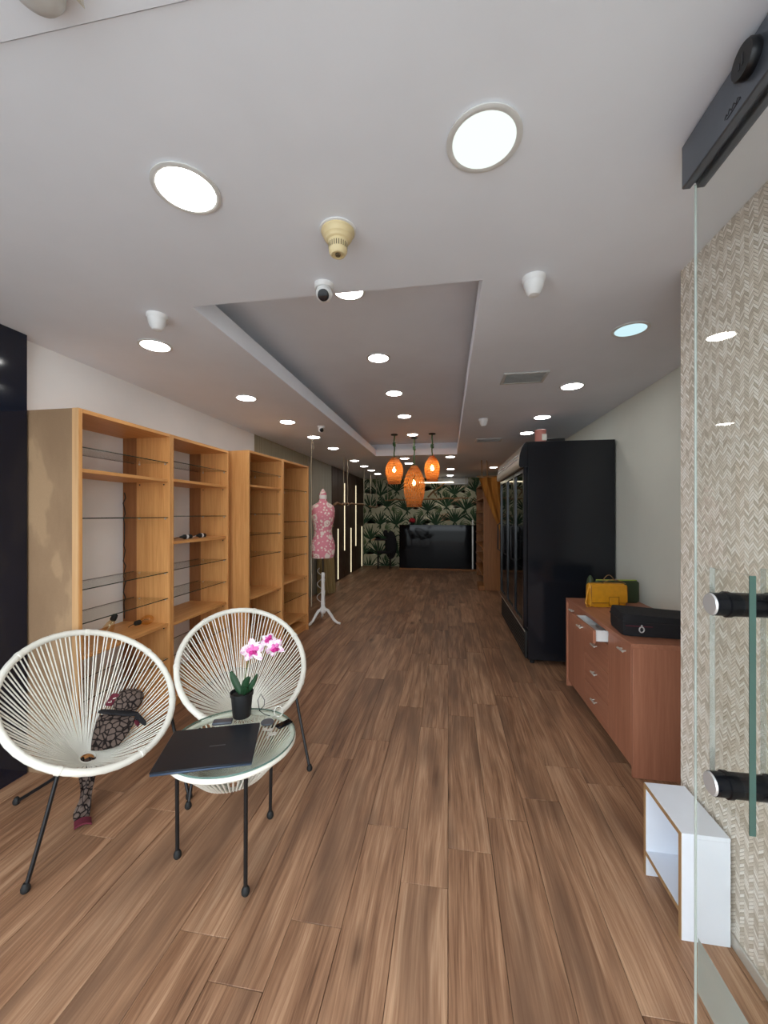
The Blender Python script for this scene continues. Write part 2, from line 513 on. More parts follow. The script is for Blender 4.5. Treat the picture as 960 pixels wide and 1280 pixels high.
for i in range(i0, math.ceil(XR / PW)):
    x0 = max(i * PW, XL); x1 = min((i + 1) * PW, XR)
    y = YF - [0.1, .52, .93, .3, .75, 1.1, .02, .62][(i * 5) % 8]
    while y < YB:
        y1 = min(y + PL, YB); ya = max(y, YF)
        if y1 - ya > .05: plank(x0, x1, ya, y1)
        y += PL
struct(MB().box(-14, 14, -16, YF - .002, -.12, -.01), 'floor_pavement', M['concrete'], 'grey pavement outside the open shop front')

c = MB()
T = .35; CV = .14; LIP = .115; LT = .025
UX0, UX1, UY0, UY1 = RX0 - CV, RX1 + CV, RY0 - CV, RY1 + CV
c.box(XL - .1, XR + .1, .742, UY0, HC, HC + T)
c.box(XL - .1, XR + .1, UY1, YB + .1, HC, HC + T)
c.box(XL - .1, UX0, UY0, UY1, HC, HC + T)
c.box(UX1, XR + .1, UY0, UY1, HC, HC + T)
c.box(UX0, UX1, UY0, UY1, HR, HC + T)
for (x0_, x1_, y0_, y1_) in ((UX0, UX1, UY0, RY0), (UX0, UX1, RY1, UY1), (UX0, RX0, RY0, RY1), (RX1, UX1, RY0, RY1)):
    c.box(x0_, x1_, y0_, y1_, HC, HC + .03)
c.box(RX0 - LT, RX1 + LT, RY0 - LT, RY0, HC + .03, HC + LIP); c.box(RX0 - LT, RX1 + LT, RY1, RY1 + LT, HC + .03, HC + LIP)
c.box(RX0 - LT, RX0, RY0, RY1, HC + .03, HC + LIP); c.box(RX1, RX1 + LT, RY0, RY1, HC + .03, HC + LIP)
ceil = struct(c, 'ceiling', M['ceiling'], 'pale painted ceiling with a long recessed tray')
struct(MB().box(XL - .1, XR + .1, YF, .738, HC - .004, HC + T), 'ceiling_front', M['ceiling'], 'narrow ceiling strip at the shop entrance')
# left wall in sections along the room
wl = struct(MB().box(XL - .12, XL, YF, YB, 0, HC), 'wall_left', M['white_wall'], 'left shop wall, white above the shelving')
tag(build(MB().box(XL, XL + .006, 4.9, 6.9, 0, HC), 'wallpaper_panel', M['olive_paper'], wl), 'olive grasscloth panel')
y = 6.9
for k in range(6):
    build(MB().box(XL, XL + .022, y + .003, y + .24, 0.0, HC, .003), 'board', M['grey_board'], wl); y += .2417
edges = [8.35, 8.81, 9.39, 10.04, 10.585, 11.35, 11.6]
for a, b in zip(edges[:-1], edges[1:]):
    build(MB().box(XL, XL + .035, a + .012, b - .012, 0.0, HC, .003), 'panel', M['dark_wood'], wl)
struct(MB().box(XL, -2.454, YF, 1.975, 0, HC, .003), 'wall_left_front', M['black_lam'], 'dark navy glossy wall panel by the entrance')
struct(MB().box(XR, XR + .12, 1.9, YB, 0, HC), 'wall_right', M['grey_wall'], 'plain grey-green right wall')
struct(MB().box(XW, XR + .12, YF, 1.91, 0, HC, .002), 'wall_right_front', M['weave'], 'wall clad in cream herringbone woven wallpaper')
struct(MB().box(XW - .010, XW, YF, 1.91, 0, .045, .003), 'baseboard_right', M['satin'], 'slim metal skirting under the woven wallpaper', loc=(XW, 0, 0))
wb = struct(MB().box(XL - .1, XR + .1, YB, YB + .12, 0, HC), 'wall_back', M['wp_base'], 'back wall papered with green palm leaves')

# printed palm leaves on the back wall paper (flat print)
def blade(mb, x, z, ang, ln, wd, y, curl=0.0):
    n = 5; L = []; Rr = []
    for i in range(n + 1):
        s = i / n; a = ang + curl * s
        px = x + sin(ang + curl * s * .5) * ln * s; pz = z + cos(ang + curl * s * .5) * ln * s
        h = wd * (sin(pi * min(1, s * .9 + .1)) ** .8) * .5
        L.append((px - cos(a) * h, y, pz + sin(a) * h)); Rr.append((px + cos(a) * h, y, pz - sin(a) * h))
    for i in range(n):
        ps = [L[i], Rr[i], Rr[i + 1], L[i + 1]]
        ps = [(min(max(p[0], XL + .04), XR), p[1], min(max(p[2], 0.01), HC - .01)) for p in ps]
        mb.add(ps, [(0, 1, 2, 3)])
rg = random.Random(3)
dk, md, cr, bl = MB(), MB(), MB(), MB()
row = 0; z = -.15
while z < 2.75:
    x = XL - .05 + (.0 if row % 2 else .27)
    while x < XR + .2:
        jx, jz = x + rg.uniform(-.05, .05), z + rg.uniform(-.08, .08)
        if not (jx > .75 and jz < 1.0):
            tgt = bl if rg.random() < .3 else cr
            s = 1 if rg.random() < .5 else -1
            for k in range(9):
                blade(tgt, jx + s * .25, jz + .05, s * (-1.5 + .36 * k), .22 + .04 * rg.random(), .05, YB - .0015, .5 * s)
            for k in range(6):
                blade(md, jx - s * .13, jz - .10, -s * (.2 + .34 * k), .24, .03, YB - .0025, -.9 * s)
            m_ = rg.uniform(.85, 1.15)
            for k in range(11):
                a = -.95 + 1.9 * k / 10 + rg.uniform(-.08, .08)
                blade(dk, jx + rg.uniform(-.02, .02), jz, a, m_ * rg.uniform(.32, .50), .042, YB - .0035 - .0002 * k, .25 * a)
            for k in range(4):
                blade(dk, jx, jz, pi + rg.uniform(-.9, .9), rg.uniform(.10, .18), .035, YB - .0035, 0)
        x += .56
    z += .46; row += 1
for mbx, mt in ((cr, 'wp_cream'), (bl, 'wp_blush'), (md, 'wp_mid'), (dk, 'wp_dark')):
    tag(build(mbx, 'printed_leaves', M[mt], wb, recalc=False), None, None, None, 'stuff')

# ------------------------------------------------------------------ open glass door
DX = .69
door = thing('door_1', (DX, .25, 0), 'frameless glass door standing open, with dark top rail', None, None, 'structure')
pane = build(MB().box(DX - .003, DX + .003, .25, 1.243, .02, 2.46), 'glass_pane', M['glass_door'], door)
build(MB().box(DX - .003, DX + .003, 1.243, 1.2455, .02, 2.46), 'pane_edge', M['door_edge'], pane)
build(MB().box(DX + .0032, DX + .0042, .25, 1.24, .186, .34), 'frosted_band', M['frost'], pane)
build(MB().box(DX - .02, DX + .02, .25, 1.243, .001, .06, .003), 'bottom_rail', M['rail'], door)
rail = MB().box(DX - .03, DX - .006, .25, 1.256, 2.458, 2.58, .003)
rail.box(DX + .006, DX + .03, .25, 1.256, 2.458, 2.58, .003); rail.box(DX - .007, DX + .007, .25, 1.25, 2.47, 2.578)
rail = build(rail, 'top_rail', M['rail'], door)
build(MB().lathe([(.0, 0), (.034, 0), (.036, .004), (.036, .016), (.033, .020), (0, .020)], (DX - .030, .99, 2.533), 28, axis=(-1, 0, 0)), 'lock_disc', M['black_metal'], rail)
kh = MB().box(DX - .0515, DX - .0502, .983, .989, 2.520, 2.546, .0004)
build(kh.box(DX - .0515, DX - .0502, .994, .999, 2.518, 2.532, .0004), 'keyhole', M['lens'], rail)
lg = MB(); sq = []
for i in range(26):
    u = i / 25
    sq.append((DX - .0305, 1.075 - .052 * u, 2.487 + .006 * sin(u * 24) * (1 - .4 * u) - (.006 if u < .1 else 0)))
lg.tube(sq, .0009, 5)
lg.tube([(DX - .0305, 1.068, 2.476), (DX - .0305, 1.045, 2.478), (DX - .0305, 1.022, 2.482)], .0008, 5)
build(lg, 'raised_script', M['black_metal'], rail)
ph = build(MB().box(.630, .641, .952, 1.079, .85, 1.40, .001), 'pull_handle', M['glass_door'], door)
build(MB().box(.6295, .6415, .9495, .952, .85, 1.40), 'plate_edge', M['plate_edge'], ph)
build(MB().box(.6298, .6412, 1.079, 1.0805, .85, 1.40), 'far_edge', M['clear_edge'], ph)
build(MB().box(.739, .750, .952, 1.079, .85, 1.40, .001), 'glass_plate', M['glass_door'], ph)
build(MB().box(.7385, .7505, .9495, .952, .85, 1.40), 'plate_edge', M['plate_edge'], ph)
build(MB().box(.7388, .7502, 1.079, 1.0805, .85, 1.40), 'far_edge', M['clear_edge'], ph)
for zc in (1.322, .905):
    so = MB()
    so.lathe([(.0245, 0), (.0265, .002), (.0265, .026), (.030, .028), (.030, .036), (.0275, .037), (.0275, .118), (.030, .119), (.030, .127), (.0265, .128), (.0265, .15), (0, .15)], (.603, 1.03, zc), 28, axis=(1, 0, 0))
    build(so, 'standoff', M['black_gloss'], ph)
    build(MB().lathe([(0, 0), (.0235, 0), (.0255, .003), (.0255, .005), (0, .005)], (.600, 1.03, zc), 28, axis=(1, 0, 0)), 'end_cap', M['chrome'], ph)

# ------------------------------------------------------------------ shelving units on the left
PIN = {}
def cabinet(x_f, y0, y1, top, depth, glasses, woods, label, rear, back=False, raw=False, rz=0.0, pivot=None, wide_side=False):
    """open front faces +X. x_f = front plane; y0..y1 = width; returns the root"""
    th = .022
    root = thing('display_shelf_unit', (x_f - depth / 2, (y0 + y1) / 2, 0), label, 'shelf unit', 'beech display shelf units')
    fx = (lambda p: p) if not rz else (lambda p: Vector((pivot[0] + (p.x - pivot[0]) * cos(rz) - (p.y - pivot[1]) * sin(rz), pivot[1] + (p.x - pivot[0]) * sin(rz) + (p.y - pivot[1]) * cos(rz), p.z)))
    def P(mb, name, mat, par=root, **k): return build(mb.xf(fx), name, mat, par, **k)
    xb = x_f - depth
    for j, (a, b) in enumerate(((y0, y0 + th), (y1 - th, y1))):
        xr = x_f - rear if rear else xb
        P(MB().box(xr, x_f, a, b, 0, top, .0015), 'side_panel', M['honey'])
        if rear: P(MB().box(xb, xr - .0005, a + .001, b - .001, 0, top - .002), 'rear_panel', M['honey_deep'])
    if raw:
        P(MB().box(xb, x_f - .042, y0 - .004, y0 - .0003, 0, top - .001), 'end_facing', M['raw'])
        P(MB().box(x_f - .0415, x_f - .002, y0 - .006, y0 - .0003, 0, top), 'edge_strip', M['beech_pale'])
    P(MB().box(xb, x_f, y0 + th, y1 - th, top - .024, top, .0015), 'top_panel', M['honey_h'])
    P(MB().box(xb, x_f - .03, y0 + th, y1 - th, 0, .075), 'plinth', M['honey_h'])
    P(MB().box(xb, x_f - .004, y0 + th, y1 - th, .075, .097, .0015), 'shelf_board', M['honey_h'])
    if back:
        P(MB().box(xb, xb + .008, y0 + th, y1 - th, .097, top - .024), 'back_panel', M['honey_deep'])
    for z in woods:
        s = P(MB().box(xb + .01, x_f - .012, y0 + th + .0005, y1 - th - .0005, z - .011, z + .011, .0015), 'shelf_board', M['honey_h'])
        for xx in (x_f - .05, x_f - .26):
            P(MB().lathe([(0, 0), (.0055, 0), (.0055, .003), (0, .003)], (xx, y1 - th, z - .03), 10, axis=(0, -1, 0)), 'fixing_cap', M['black_rubber'], s)
    for z in glasses:
        gx0 = x_f - .31 if rear else xb + .012
        s = P(MB().box(gx0, x_f - .014, y0 + th + .002, y1 - th - .002, z - .003, z + .003), 'glass_shelf', M['glass_shelf'])
        P(MB().box(x_f - .014, x_f - .0125, y0 + th + .002, y1 - th - .002, z - .003, z + .003), 'glass_edge', M['glass_edge'], s)
        P(MB().box(gx0 - .0015, gx0, y0 + th + .002, y1 - th - .002, z - .003, z + .003), 'glass_edge', M['glass_edge'], s)
        for yy, d in ((y1 - th, -1), (y0 + th, 1)):
            for xx in (x_f - .035, gx0 + .05):
                P(MB().lathe([(0, 0), (.006, 0), (.006, .009), (.004, .012), (0, .012)], (xx, yy, z - .0095), 10, axis=(0, d, 0)), 'shelf_pin', M['satin'], s)
    return root
cabinet(-2.117, 1.99, 2.772, 2.15, .41, [1.927, 1.506, 1.084, .883, .42], [1.79, .68], 'open beech shelf unit with a raw stained end panel, beside the black wall', .29, raw=True)
cabinet(-2.117, 2.774, 3.585, 2.15, .41, [1.947, 1.515, 1.092, .878, .42], [1.80, 1.306, .666], 'open beech shelf unit with bulb sockets on a middle shelf', .29)
RZ = -math.atan2(.122, 1.38)
cabinet(-1.954, 3.67, 4.36, 2.17, .41, [1.97, 1.535, 1.32, 1.10, .41], [1.82, .68], 'beech shelf unit whose broad side panel juts out past its neighbour', None, back=True, rz=RZ, pivot=(-1.954, 3.67))
cabinet(-1.954, 4.362, 5.055, 2.17, .41, [1.83, 1.44, 1.24, 1.01, .485], [.71, .20], 'beech shelf unit at the end of the row, beside the dress form', None, back=True, rz=RZ, pivot=(-1.954, 3.67))

# ------------------------------------------------------------------ black display fridge
fr = thing('display_fridge', (1.2, 5.13, 0), 'tall black glass-door display fridge with silver canopy', 'fridge')
FX, FB, FY0, FY1, FT = .80, 1.625, 4.21, 6.06, 2.27
b = MB().box(FX, FB, FY0, FY0 + .05, .05, FT, .004)
b.box(FX, FB, FY1 - .05, FY1, .05, FT, .004); b.box(FB - .05, FB, FY0 + .05, FY1 - .05, .05, FT)
b.box(FX, FB - .05, FY0 + .05, FY1 - .05, 2.02, FT); b.box(FX, FB - .05, FY0 + .05, FY1 - .05, .05, .36)
build(b, 'cabinet_body', M['fridge_black'], fr)
build(MB().box(FB - .06, FB - .05, FY0 + .05, FY1 - .05, .36, 2.02), 'liner', M['fridge_in'], fr)
prof = [(FX, FT)] + [(FX - .085 * sin(a), FT - .245 + .245 * cos(a * .98)) for a in [pi * .5 * i / 8 for i in range(1, 9)]] + [(FX - .07, FT - .26), (FX, FT - .25)]
can = build(MB().prism(prof, lambda x, z: (x, FY0 + .012, z), lambda x, z: (x, FY1 - .012, z)), 'canopy', M['canopy'], fr)
for yy in (FY0, FY1 - .012):
    build(MB().prism(prof, lambda x, z: (x, yy, z), lambda x, z: (x, yy + .0115, z)), 'canopy_end', M['fridge_black'], fr)
for zz, dx in ((FT - .13, .078), (FT - .17, .085)):
    build(MB().box(FX - dx - .004, FX - dx + .012, FY0 + .1, FY1 - .1, zz, zz + .012, .002), 'canopy_stripe', M['chrome'], can)
dw = (FY1 - FY0 - .02) / 3
for k in range(3):
    ya = FY0 + .01 + dw * k + .003; yb = ya + dw - .006
    d = MB().box(FX - .04, FX - .002, ya, ya + .05, .37, 2.015, .004); d.box(FX - .04, FX - .002, yb - .05, yb, .37, 2.015, .004)
    d.box(FX - .04, FX - .002, ya + .05, yb - .05, .37, .43, .004); d.box(FX - .04, FX - .002, ya + .05, yb - .05, 1.955, 2.015, .004)
    d = build(d, 'door', M['fridge_black'], fr)
    build(MB().box(FX - .024, FX - .016, ya + .05, yb - .05, .43, 1.955), 'door_glass', M['fridge_glass'], d)
    build(MB().tube([(FX - .04, yb - .025, 1.0), (FX - .075, yb - .025, 1.02), (FX - .075, yb - .025, 1.38), (FX - .04, yb - .025, 1.40)], .009, 8), 'handle', M['black_metal'], d)
for z in (.62, .92, 1.22, 1.52, 1.80):
    rk = MB()
    for j in range(5): rk.tube([(FX + .04 + j * .16, FY0 + .06, z), (FX + .04 + j * .16, FY1 - .06, z)], .004, 5)
    build(rk, 'wire_shelf', M['grey_metal'], fr)
gr = build(MB().box(FX - .02, FX, FY0 + .02, FY1 - .02, .06, .34, .003), 'kick_grille', M['black_rubber'], fr)
for j in range(6): build(MB().box(FX - .026, FX - .0205, FY0 + .06, FY1 - .06, .10 + j * .035, .112 + j * .035), 'louvre', M['black_metal'], gr)
build(MB().box(FX - .024, FX - .021, FY0 + .02, FY1 - .02, .325, .337), 'grille_strip', M['satin'], gr)
for xx in (FX + .06, FB - .06):
    for yy in (FY0 + .08, FY1 - .08):
        build(MB().lathe([(0, 0), (.024, 0), (.024, .03), (.012, .03), (.012, .05), (0, .05)], (xx, yy, 0), 12), 'foot', M['black_rubber'], fr)
bx = thing('cardboard_tub', (.95, 4.33, FT), 'small faded pink tub with a white label on top of the fridge', 'tub')
build(MB().lathe([(0, 0), (.05, 0), (.055, .01), (.055, .115), (.05, .12), (0, .12)], (.95, 4.33, FT + .0005), 20), 'tub_body', M['pink_box'], bx)
build(MB().lathe([(.057, 0), (.058, .003), (.058, .016), (.05, .02), (0, .02)], (.95, 4.33, FT + .118), 20), 'lid', M['pink_box'], bx)
build(MB().box(.952, .998, 4.2665, 4.2735, FT + .02, FT + .085), 'label_patch', M['paper'], bx)
tag(build(MB().box(1.0, 1.2, 4.36, 4.6, FT + .0005, FT + .055, .006), 'flat_box', M['black_rubber'], None, (1.1, 4.48, FT)), 'flat dark box lying on top of the fridge', 'box')

# ------------------------------------------------------------------ cherry sideboard
SX, SB, SY0, SY1, SH = 1.06, 1.62, 2.50, 3.78, .78
sb = thing('sideboard', (1.34, 3.14, 0), 'reddish cherry sideboard with one drawer pulled open, by the fridge', 'sideboard')
build(MB().box(SX - .012, SB, SY0 - .004, SY1 + .004, SH - .028, SH, .002), 'top_panel', M['cherry_h'], sb)
build(MB().box(SX, SB, SY0, SY0 + .022, 0, SH - .028, .0015), 'side_panel', M['cherry'], sb)
build(MB().box(SX - .012, SB, SY1 - .024, SY1, 0, SH - .028, .0015), 'side_panel', M['cherry'], sb)
build(MB().box(SB - .012, SB, SY0 + .022, SY1 - .024, .05, SH - .028), 'back_panel', M['cherry'], sb)
build(MB().box(SX + .04, SB - .012, SY0 + .022, SY1 - .024, 0, .05), 'plinth', M['black_rubber'], sb)
build(MB().box(SX + .02, SB - .012, SY0 + .022, SY1 - .024, .05, .068), 'base_panel', M['cherry_h'], sb)
for yy in (2.855, 3.315): build(MB().box(SX + .022, SB - .012, yy, yy + .018, .068, SH - .028), 'divider', M['cherry'], sb)
def handle(par, x, y, z):
    h = MB().tube([(x, y - .024, z), (x - .022, y - .024, z)], .0045, 8)
    h.tube([(x, y + .024, z), (x - .022, y + .024, z)], .0045, 8).tube([(x - .022, y - .038, z), (x - .022, y + .038, z)], .0065, 8)
    build(h, 'handle', M['satin'], par)
for (a, b, hy) in ((SY0 + .024, 2.860, 2.62), (3.326, SY1 - .026, 3.62)):
    d = build(MB().box(SX, SX + .02, a, b, .055, SH - .032, .0015), 'door', M['cherry'], sb); handle(d, SX, hy, SH - .075)
zz = [(.055, .245), (.249, .455), (.459, .655)]
for a, b in zz:
    d = build(MB().box(SX, SX + .02, 2.864, 3.322, a, b, .0015), 'drawer', M['cherry_h'], sb); handle(d, SX, 3.09, (a + b) / 2 + .02)
ox = .965
d = build(MB().box(ox, ox + .02, 2.864, 3.322, .659, .748, .0015), 'drawer', M['cherry_h'], sb); handle(d, ox, 3.09, .71)
db = MB().box(ox + .02, 1.46, 2.884, 2.896, .668, .742); db.box(ox + .02, 1.46, 3.29, 3.302, .668, .742)
db.box(ox + .02, 1.46, 2.896, 3.29, .668, .676); db.box(1.448, 1.46, 2.896, 3.29, .676, .742)
build(db, 'drawer_box', M['white_drawer'], d)

# bags on the sideboard
def rbag(w_, h_, d_, bul=.3, n=14):
    """rounded soft box centred at x,y ; base z=0"""
    def fn(u, v):
        a = 2 * pi * u; p = 5.0
        ca, sa = cos(a), sin(a)
        r = (abs(ca) ** p + abs(sa) ** p) ** (-1 / p)
        s = 1.0
        e = .10
        if v < e: s = .90 + .10 * sin(v / e * pi / 2)
        if v > 1 - e: s = .90 + .10 * sin((1 - v) / e * pi / 2)
        tp = 1 - bul * v
        return Vector((ca * r * w_ / 2 * s, sa * r * d_ / 2 * s * tp, v * h_))
    m = MB().grid(fn, 40, n, True)
    m.f.append(tuple(range(40))[::-1]); m.f.append(tuple(40 * (n - 1) + k for k in range(40)))
    return m
yb = thing('handbag', (1.27, 3.48, SH), 'mustard yellow leather handbag with a front tab, on the sideboard', 'handbag')
tr = rot2(1.275, 3.49, .14); up = lambda p: Vector((p.x, p.y, p.z + SH + .001))
def YB_(mb): return mb.xf(tr).xf(up)
build(YB_(rbag(.30, .185, .095, .25)), 'bag_body', M['mustard'], yb)
fl = MB().sheet(lambda u, v: Vector((-.142 + .284 * u, -.052 + .010 * v - .004 * sin(pi * v), .04 + .138 * v)), 12, 8, lambda u, v: (0, -1, 0), -.006)
fl = build(YB_(fl), 'front_flap', M['mustard'], yb)
build(YB_(MB().tube([(-.142, -.0545, .17), (-.142, -.0575, .045), (-.135, -.0585, .036), (.135, -.0585, .036), (.142, -.0575, .045), (.142, -.0545, .17)], .0022, 6)), 'gap_shade', M['mustard_shade'], fl)  # dark lines colour in the shaded gap around flap and tab
build(YB_(MB().tube([(-.006, -.0655, .086), (-.006, -.0655, .017), (.071, -.0655, .017), (.071, -.0655, .086)], .002, 6, True)), 'gap_shade', M['mustard_shade'], fl)
build(YB_(MB().box(-.005, .07, -.066, -.054, .018, .085, .004)), 'tab', M['mustard'], fl)
hd = [(-.10 + .20 * i / 14 + .06, .0, .18 + .035 * sin(pi * i / 14)) for i in range(15)]
build(YB_(MB().tube(hd, .0035, 8)), 'strap', M['branch'], yb)
sp = [(-.14, -.01, .17), (-.165, -.03, .10), (-.185, -.045, .04), (-.18, -.055, .008), (-.155, -.06, .008), (-.145, -.055, .05), (-.150, -.045, .11), (-.142, -.02, .155)]
build(YB_(MB().tube(sp, .006, 8)), 'wrist_strap', M['mustard'], yb)
gb = thing('handbag', (1.42, 3.66, SH), 'dark green handbag with lime zip edging, behind the yellow bag', 'handbag')
tg = rot2(1.42, 3.66, .08)
def GB_(mb): return mb.xf(tg).xf(up)
build(GB_(rbag(.36, .185, .07, .3)), 'bag_body', M['green_lea'], gb)
build(GB_(MB().box(-.165, .165, -.008, .008, .1835, .1905, .002)), 'zip', M['lime'], gb)
build(GB_(MB().tube([(-.12 + .1 * i / 12, -.02, .183 + .05 * sin(pi * i / 12)) for i in range(13)], .0035, 8)), 'handle', M['branch'], gb)
build(GB_(MB().lathe([(0, 0), (.03, .01), (.036, .06), (.034, .13), (.024, .19), (.01, .22), (0, .225)], (-.205, .02, 0), 14)), 'side_pouch', M['green_lea'], gb)
lb = thing('laptop_bag', (1.30, 2.82, SH), 'flat black zipped laptop case on the sideboard', 'laptop bag')
tl = rot2(1.30, 2.765, -.10)
def LB_(mb): return mb.xf(tl).xf(up)
def lcase(u, v):
    a = 2 * pi * u; ca, sa = cos(a), sin(a); p = 16.0; r = (abs(ca) ** p + abs(sa) ** p) ** (-1 / p)
    s = [.975, .995, 1, 1, 1, .995, .97][min(6, int(round(v * 6)))]
    return Vector((ca * r * .225 * s, sa * r * .135 * s, (.125 - .012 * ca) * v))
lc = MB().grid(lcase, 56, 7, True); lc.f.append(tuple(range(56))[::-1]); lc.f.append(tuple(56 * 6 + k for k in range(56)))
build(LB_(lc), 'case_body', M['black_cloth'], lb)
zp = []
for i in range(60):
    a = 2 * pi * i / 60; ca, sa = cos(a), sin(a); p = 16.0; r = (abs(ca) ** p + abs(sa) ** p) ** (-1 / p)
    zp.append((ca * r * .227, sa * r * .137, .088))
build(LB_(MB().tube(zp, .0035, 6, True)), 'zip', M['black_rubber'], lb)
build(LB_(MB().box(-.205, -.06, -.1405, -.137, .062, .066)), 'maroon_piping', M['maroon'], lb)
build(LB_(MB().tube([(-.12 + .013 * cos(t), -.143, .045 + .017 * sin(t)) for t in [2 * pi * k / 14 for k in range(14)]], .0042, 7, True)), 'zip_pull', M['chrome'], lb)
build(LB_(MB().box(-.124, -.116, -.147, -.139, .058, .074, .001)), 'zip_slider', M['chrome'], lb)

# ------------------------------------------------------------------ white open cube by the woven wall
wc = thing('open_box_shelf', (.91, 1.71, 0), 'small white open box shelf with raw board edges, by the woven wall', 'box shelf')
CX0, CX1, CY0, CY1, CH = .826, .985, 1.575, 1.85, .385
bt = .016
def panel(name, x0, x1, y0, y1, z0, z1):
    o = build(MB().box(x0 + .0025, x1, y0, y1, z0, z1, .0006), name, M['white_lac'], wc)
    build(MB().box(x0, x0 + .0025, y0 + .0003, y1 - .0003, z0 + .0003, z1 - .0003), 'raw_edge', M['ply_edge'], o)
panel('side_panel', CX0, CX1, CY0, CY0 + bt, 0, CH - bt); panel('side_panel', CX0, CX1, CY1 - bt, CY1, 0, CH - bt)
panel('top_panel', CX0, CX1, CY0, CY1, CH - bt, CH); panel('shelf_board', CX0, CX1 - .01, CY0 + bt, CY1 - bt, .088, .104)
build(MB().box(CX1 - .01, CX1, CY0 + bt, CY1 - bt, .06, CH - bt), 'back_panel', M['white_lac'], wc)

# ------------------------------------------------------------------ cord lounge chairs
def rimfn(p):
    x, y, zc, phi, tau, a, b = p
    F = Vector((cos(phi), sin(phi), 0)); Wd = Vector((-F.y, F.x, 0)); U = -F * cos(tau) + Vector((0, 0, sin(tau)))
    C = Vector((x, y, zc))
    return lambda t: C + Wd * (cos(t) * a) + U * (sin(t) * b)
def cord_chair(p, hub, feet, label, ncord=100):
    rf = rimfn(p); hub = Vector(hub)
    root = thing('cord_lounge_chair', (hub.x, hub.y, 0), label, 'chair', 'white cord lounge chairs')
    N = 96
    rim = MB().tube([rf(2 * pi * k / N) for k in range(N)], [.0165 + .0012 * (k % 2) for k in range(N)], 10, True)
    rim = build(rim, 'rim', M['white_cord'], root)
    for k in range(7):
        t = 2 * pi * (k + .37) / 7; c0 = rf(t); d = (rf(t + .01) - rf(t - .01)).normalized()
        build(MB().lathe([(.0172, -.011), (.0195, -.009), (.0195, .009), (.0172, .011)], c0, 12, axis=d), 'binding', M['white_cord'], rim)
    fr_ = (rf(pi * 1.5) - rf(pi * .5)); fr_.z = 0; fr_.normalize()
    wd = Vector((-fr_.y, fr_.x, 0))
    hp = lambda t: hub + wd * (.036 * cos(t)) - fr_ * (.036 * sin(t)) + Vector((0, 0, .012 * sin(t)))
    build(MB().tube([hp(2 * pi * k / 24) for k in range(24)], .007, 8, True), 'hub_ring', M['white_cord'], root)
    rg2 = random.Random(int(p[0] * -1000))
    for k in range(ncord):
        t = 2 * pi * (k + .5 * (k % 2) * .35 + rg2.uniform(-.12, .12)) / ncord
        a_ = rf(t); h_ = hp(t)
        mid = a_.lerp(h_, .5) + Vector((0, 0, -.012))
        build(MB().tube([a_, a_.lerp(h_, .25) + Vector((0, 0, -.008)), mid, a_.lerp(h_, .75) + Vector((0, 0, -.008)), h_], .0034, 5, caps=False), 'cord', M['white_cord'], root, recalc=False, ang=180)
    for (t, ft) in feet[:2]:
        tp = rf(t); ft = Vector(ft)
        lg_ = build(MB().tube([tp, tp.lerp(ft, .5), ft + Vector((0, 0, .012))], .0085, 8), 'leg', M['black_metal'], root)
        build(MB().lathe([(0, 0), (.012, 0), (.0165, .008), (.0165, .02), (.011, .032), (.0088, .036)], (ft.x, ft.y, 0), 14), 'foot', M['black_rubber'], lg_)
    ft = Vector(feet[2]); tp = hp(pi / 2) + Vector((0, 0, -.024))
    lg_ = build(MB().tube([tp, tp.lerp(ft, .5), ft + Vector((0, 0, .012))], .0085, 8), 'leg', M['black_metal'], root)
    build(MB().lathe([(0, 0), (.012, 0), (.0165, .008), (.0165, .02), (.011, .032), (.0088, .036)], (ft.x, ft.y, 0), 14), 'foot', M['black_rubber'], lg_)
    return rf, hub, hp
C1 = (-1.80, 1.779, .607, -.248, .711, .3826, .40)
C2 = (-1.2737, 2.330, .599, -.886, .703, .3775, .40)
rf1, hub1, hp1 = cord_chair(C1, (-1.855, 1.79, .262), [(radians(225), (-1.69, 1.352, 0)), (radians(315), (-1.375, 1.935, 0)), (-2.25, 1.755, 0)],
    'round white cord lounge chair with a pebble-print pouch on its seat')
cord_chair(C2, (-1.31, 2.375, .262), [(radians(225), (-1.335, 1.872, 0)), (radians(315), (-.8165, 2.265, 0)), (-1.60, 2.72, 0)],
    'round white cord lounge chair between the orchid table and the shelving')

# ------------------------------------------------------------------ small cord table with glass top
TC = Vector((-.96, 1.662, 0)); TR = .272
tb = thing('cord_side_table', TC, 'small round white cord table with a glass top, holding the orchid', 'table')
rim = build(MB().tube([(TC.x + (TR - .008) * cos(2 * pi * k / 64), TC.y + (TR - .008) * sin(2 * pi * k / 64), .499) for k in range(64)], .0125, 10, True), 'rim', M['white_cord'], tb)
hub = Vector((TC.x, TC.y, .305))
build(MB().tube([(hub.x + .03 * cos(2 * pi * k / 20), hub.y + .03 * sin(2 * pi * k / 20), hub.z) for k in range(20)], .007, 8, True), 'hub_ring', M['white_cord'], tb)
for k in range(72):
    t = 2 * pi * k / 72
    a_ = Vector((TC.x + (TR - .008) * cos(t), TC.y + (TR - .008) * sin(t), .499)); h_ = hub + Vector((.03 * cos(t), .03 * sin(t), 0))
    build(MB().tube([a_, a_.lerp(h_, .5) + Vector((0, 0, -.03)), h_], .0042, 5, caps=False), 'cord', M['white_cord'], tb, recalc=False, ang=180)
g = build(MB().lathe([(0, .512), (TR, .512), (TR, .520), (0, .520)], (TC.x, TC.y, 0), 64), 'glass_top', M['table_glass'], tb)
build(MB().lathe([(TR, .512), (TR + .0015, .513), (TR + .0015, .519), (TR, .520)], (TC.x, TC.y, 0), 64, caps=False), 'glass_edge', M['table_edge'], g, recalc=False)
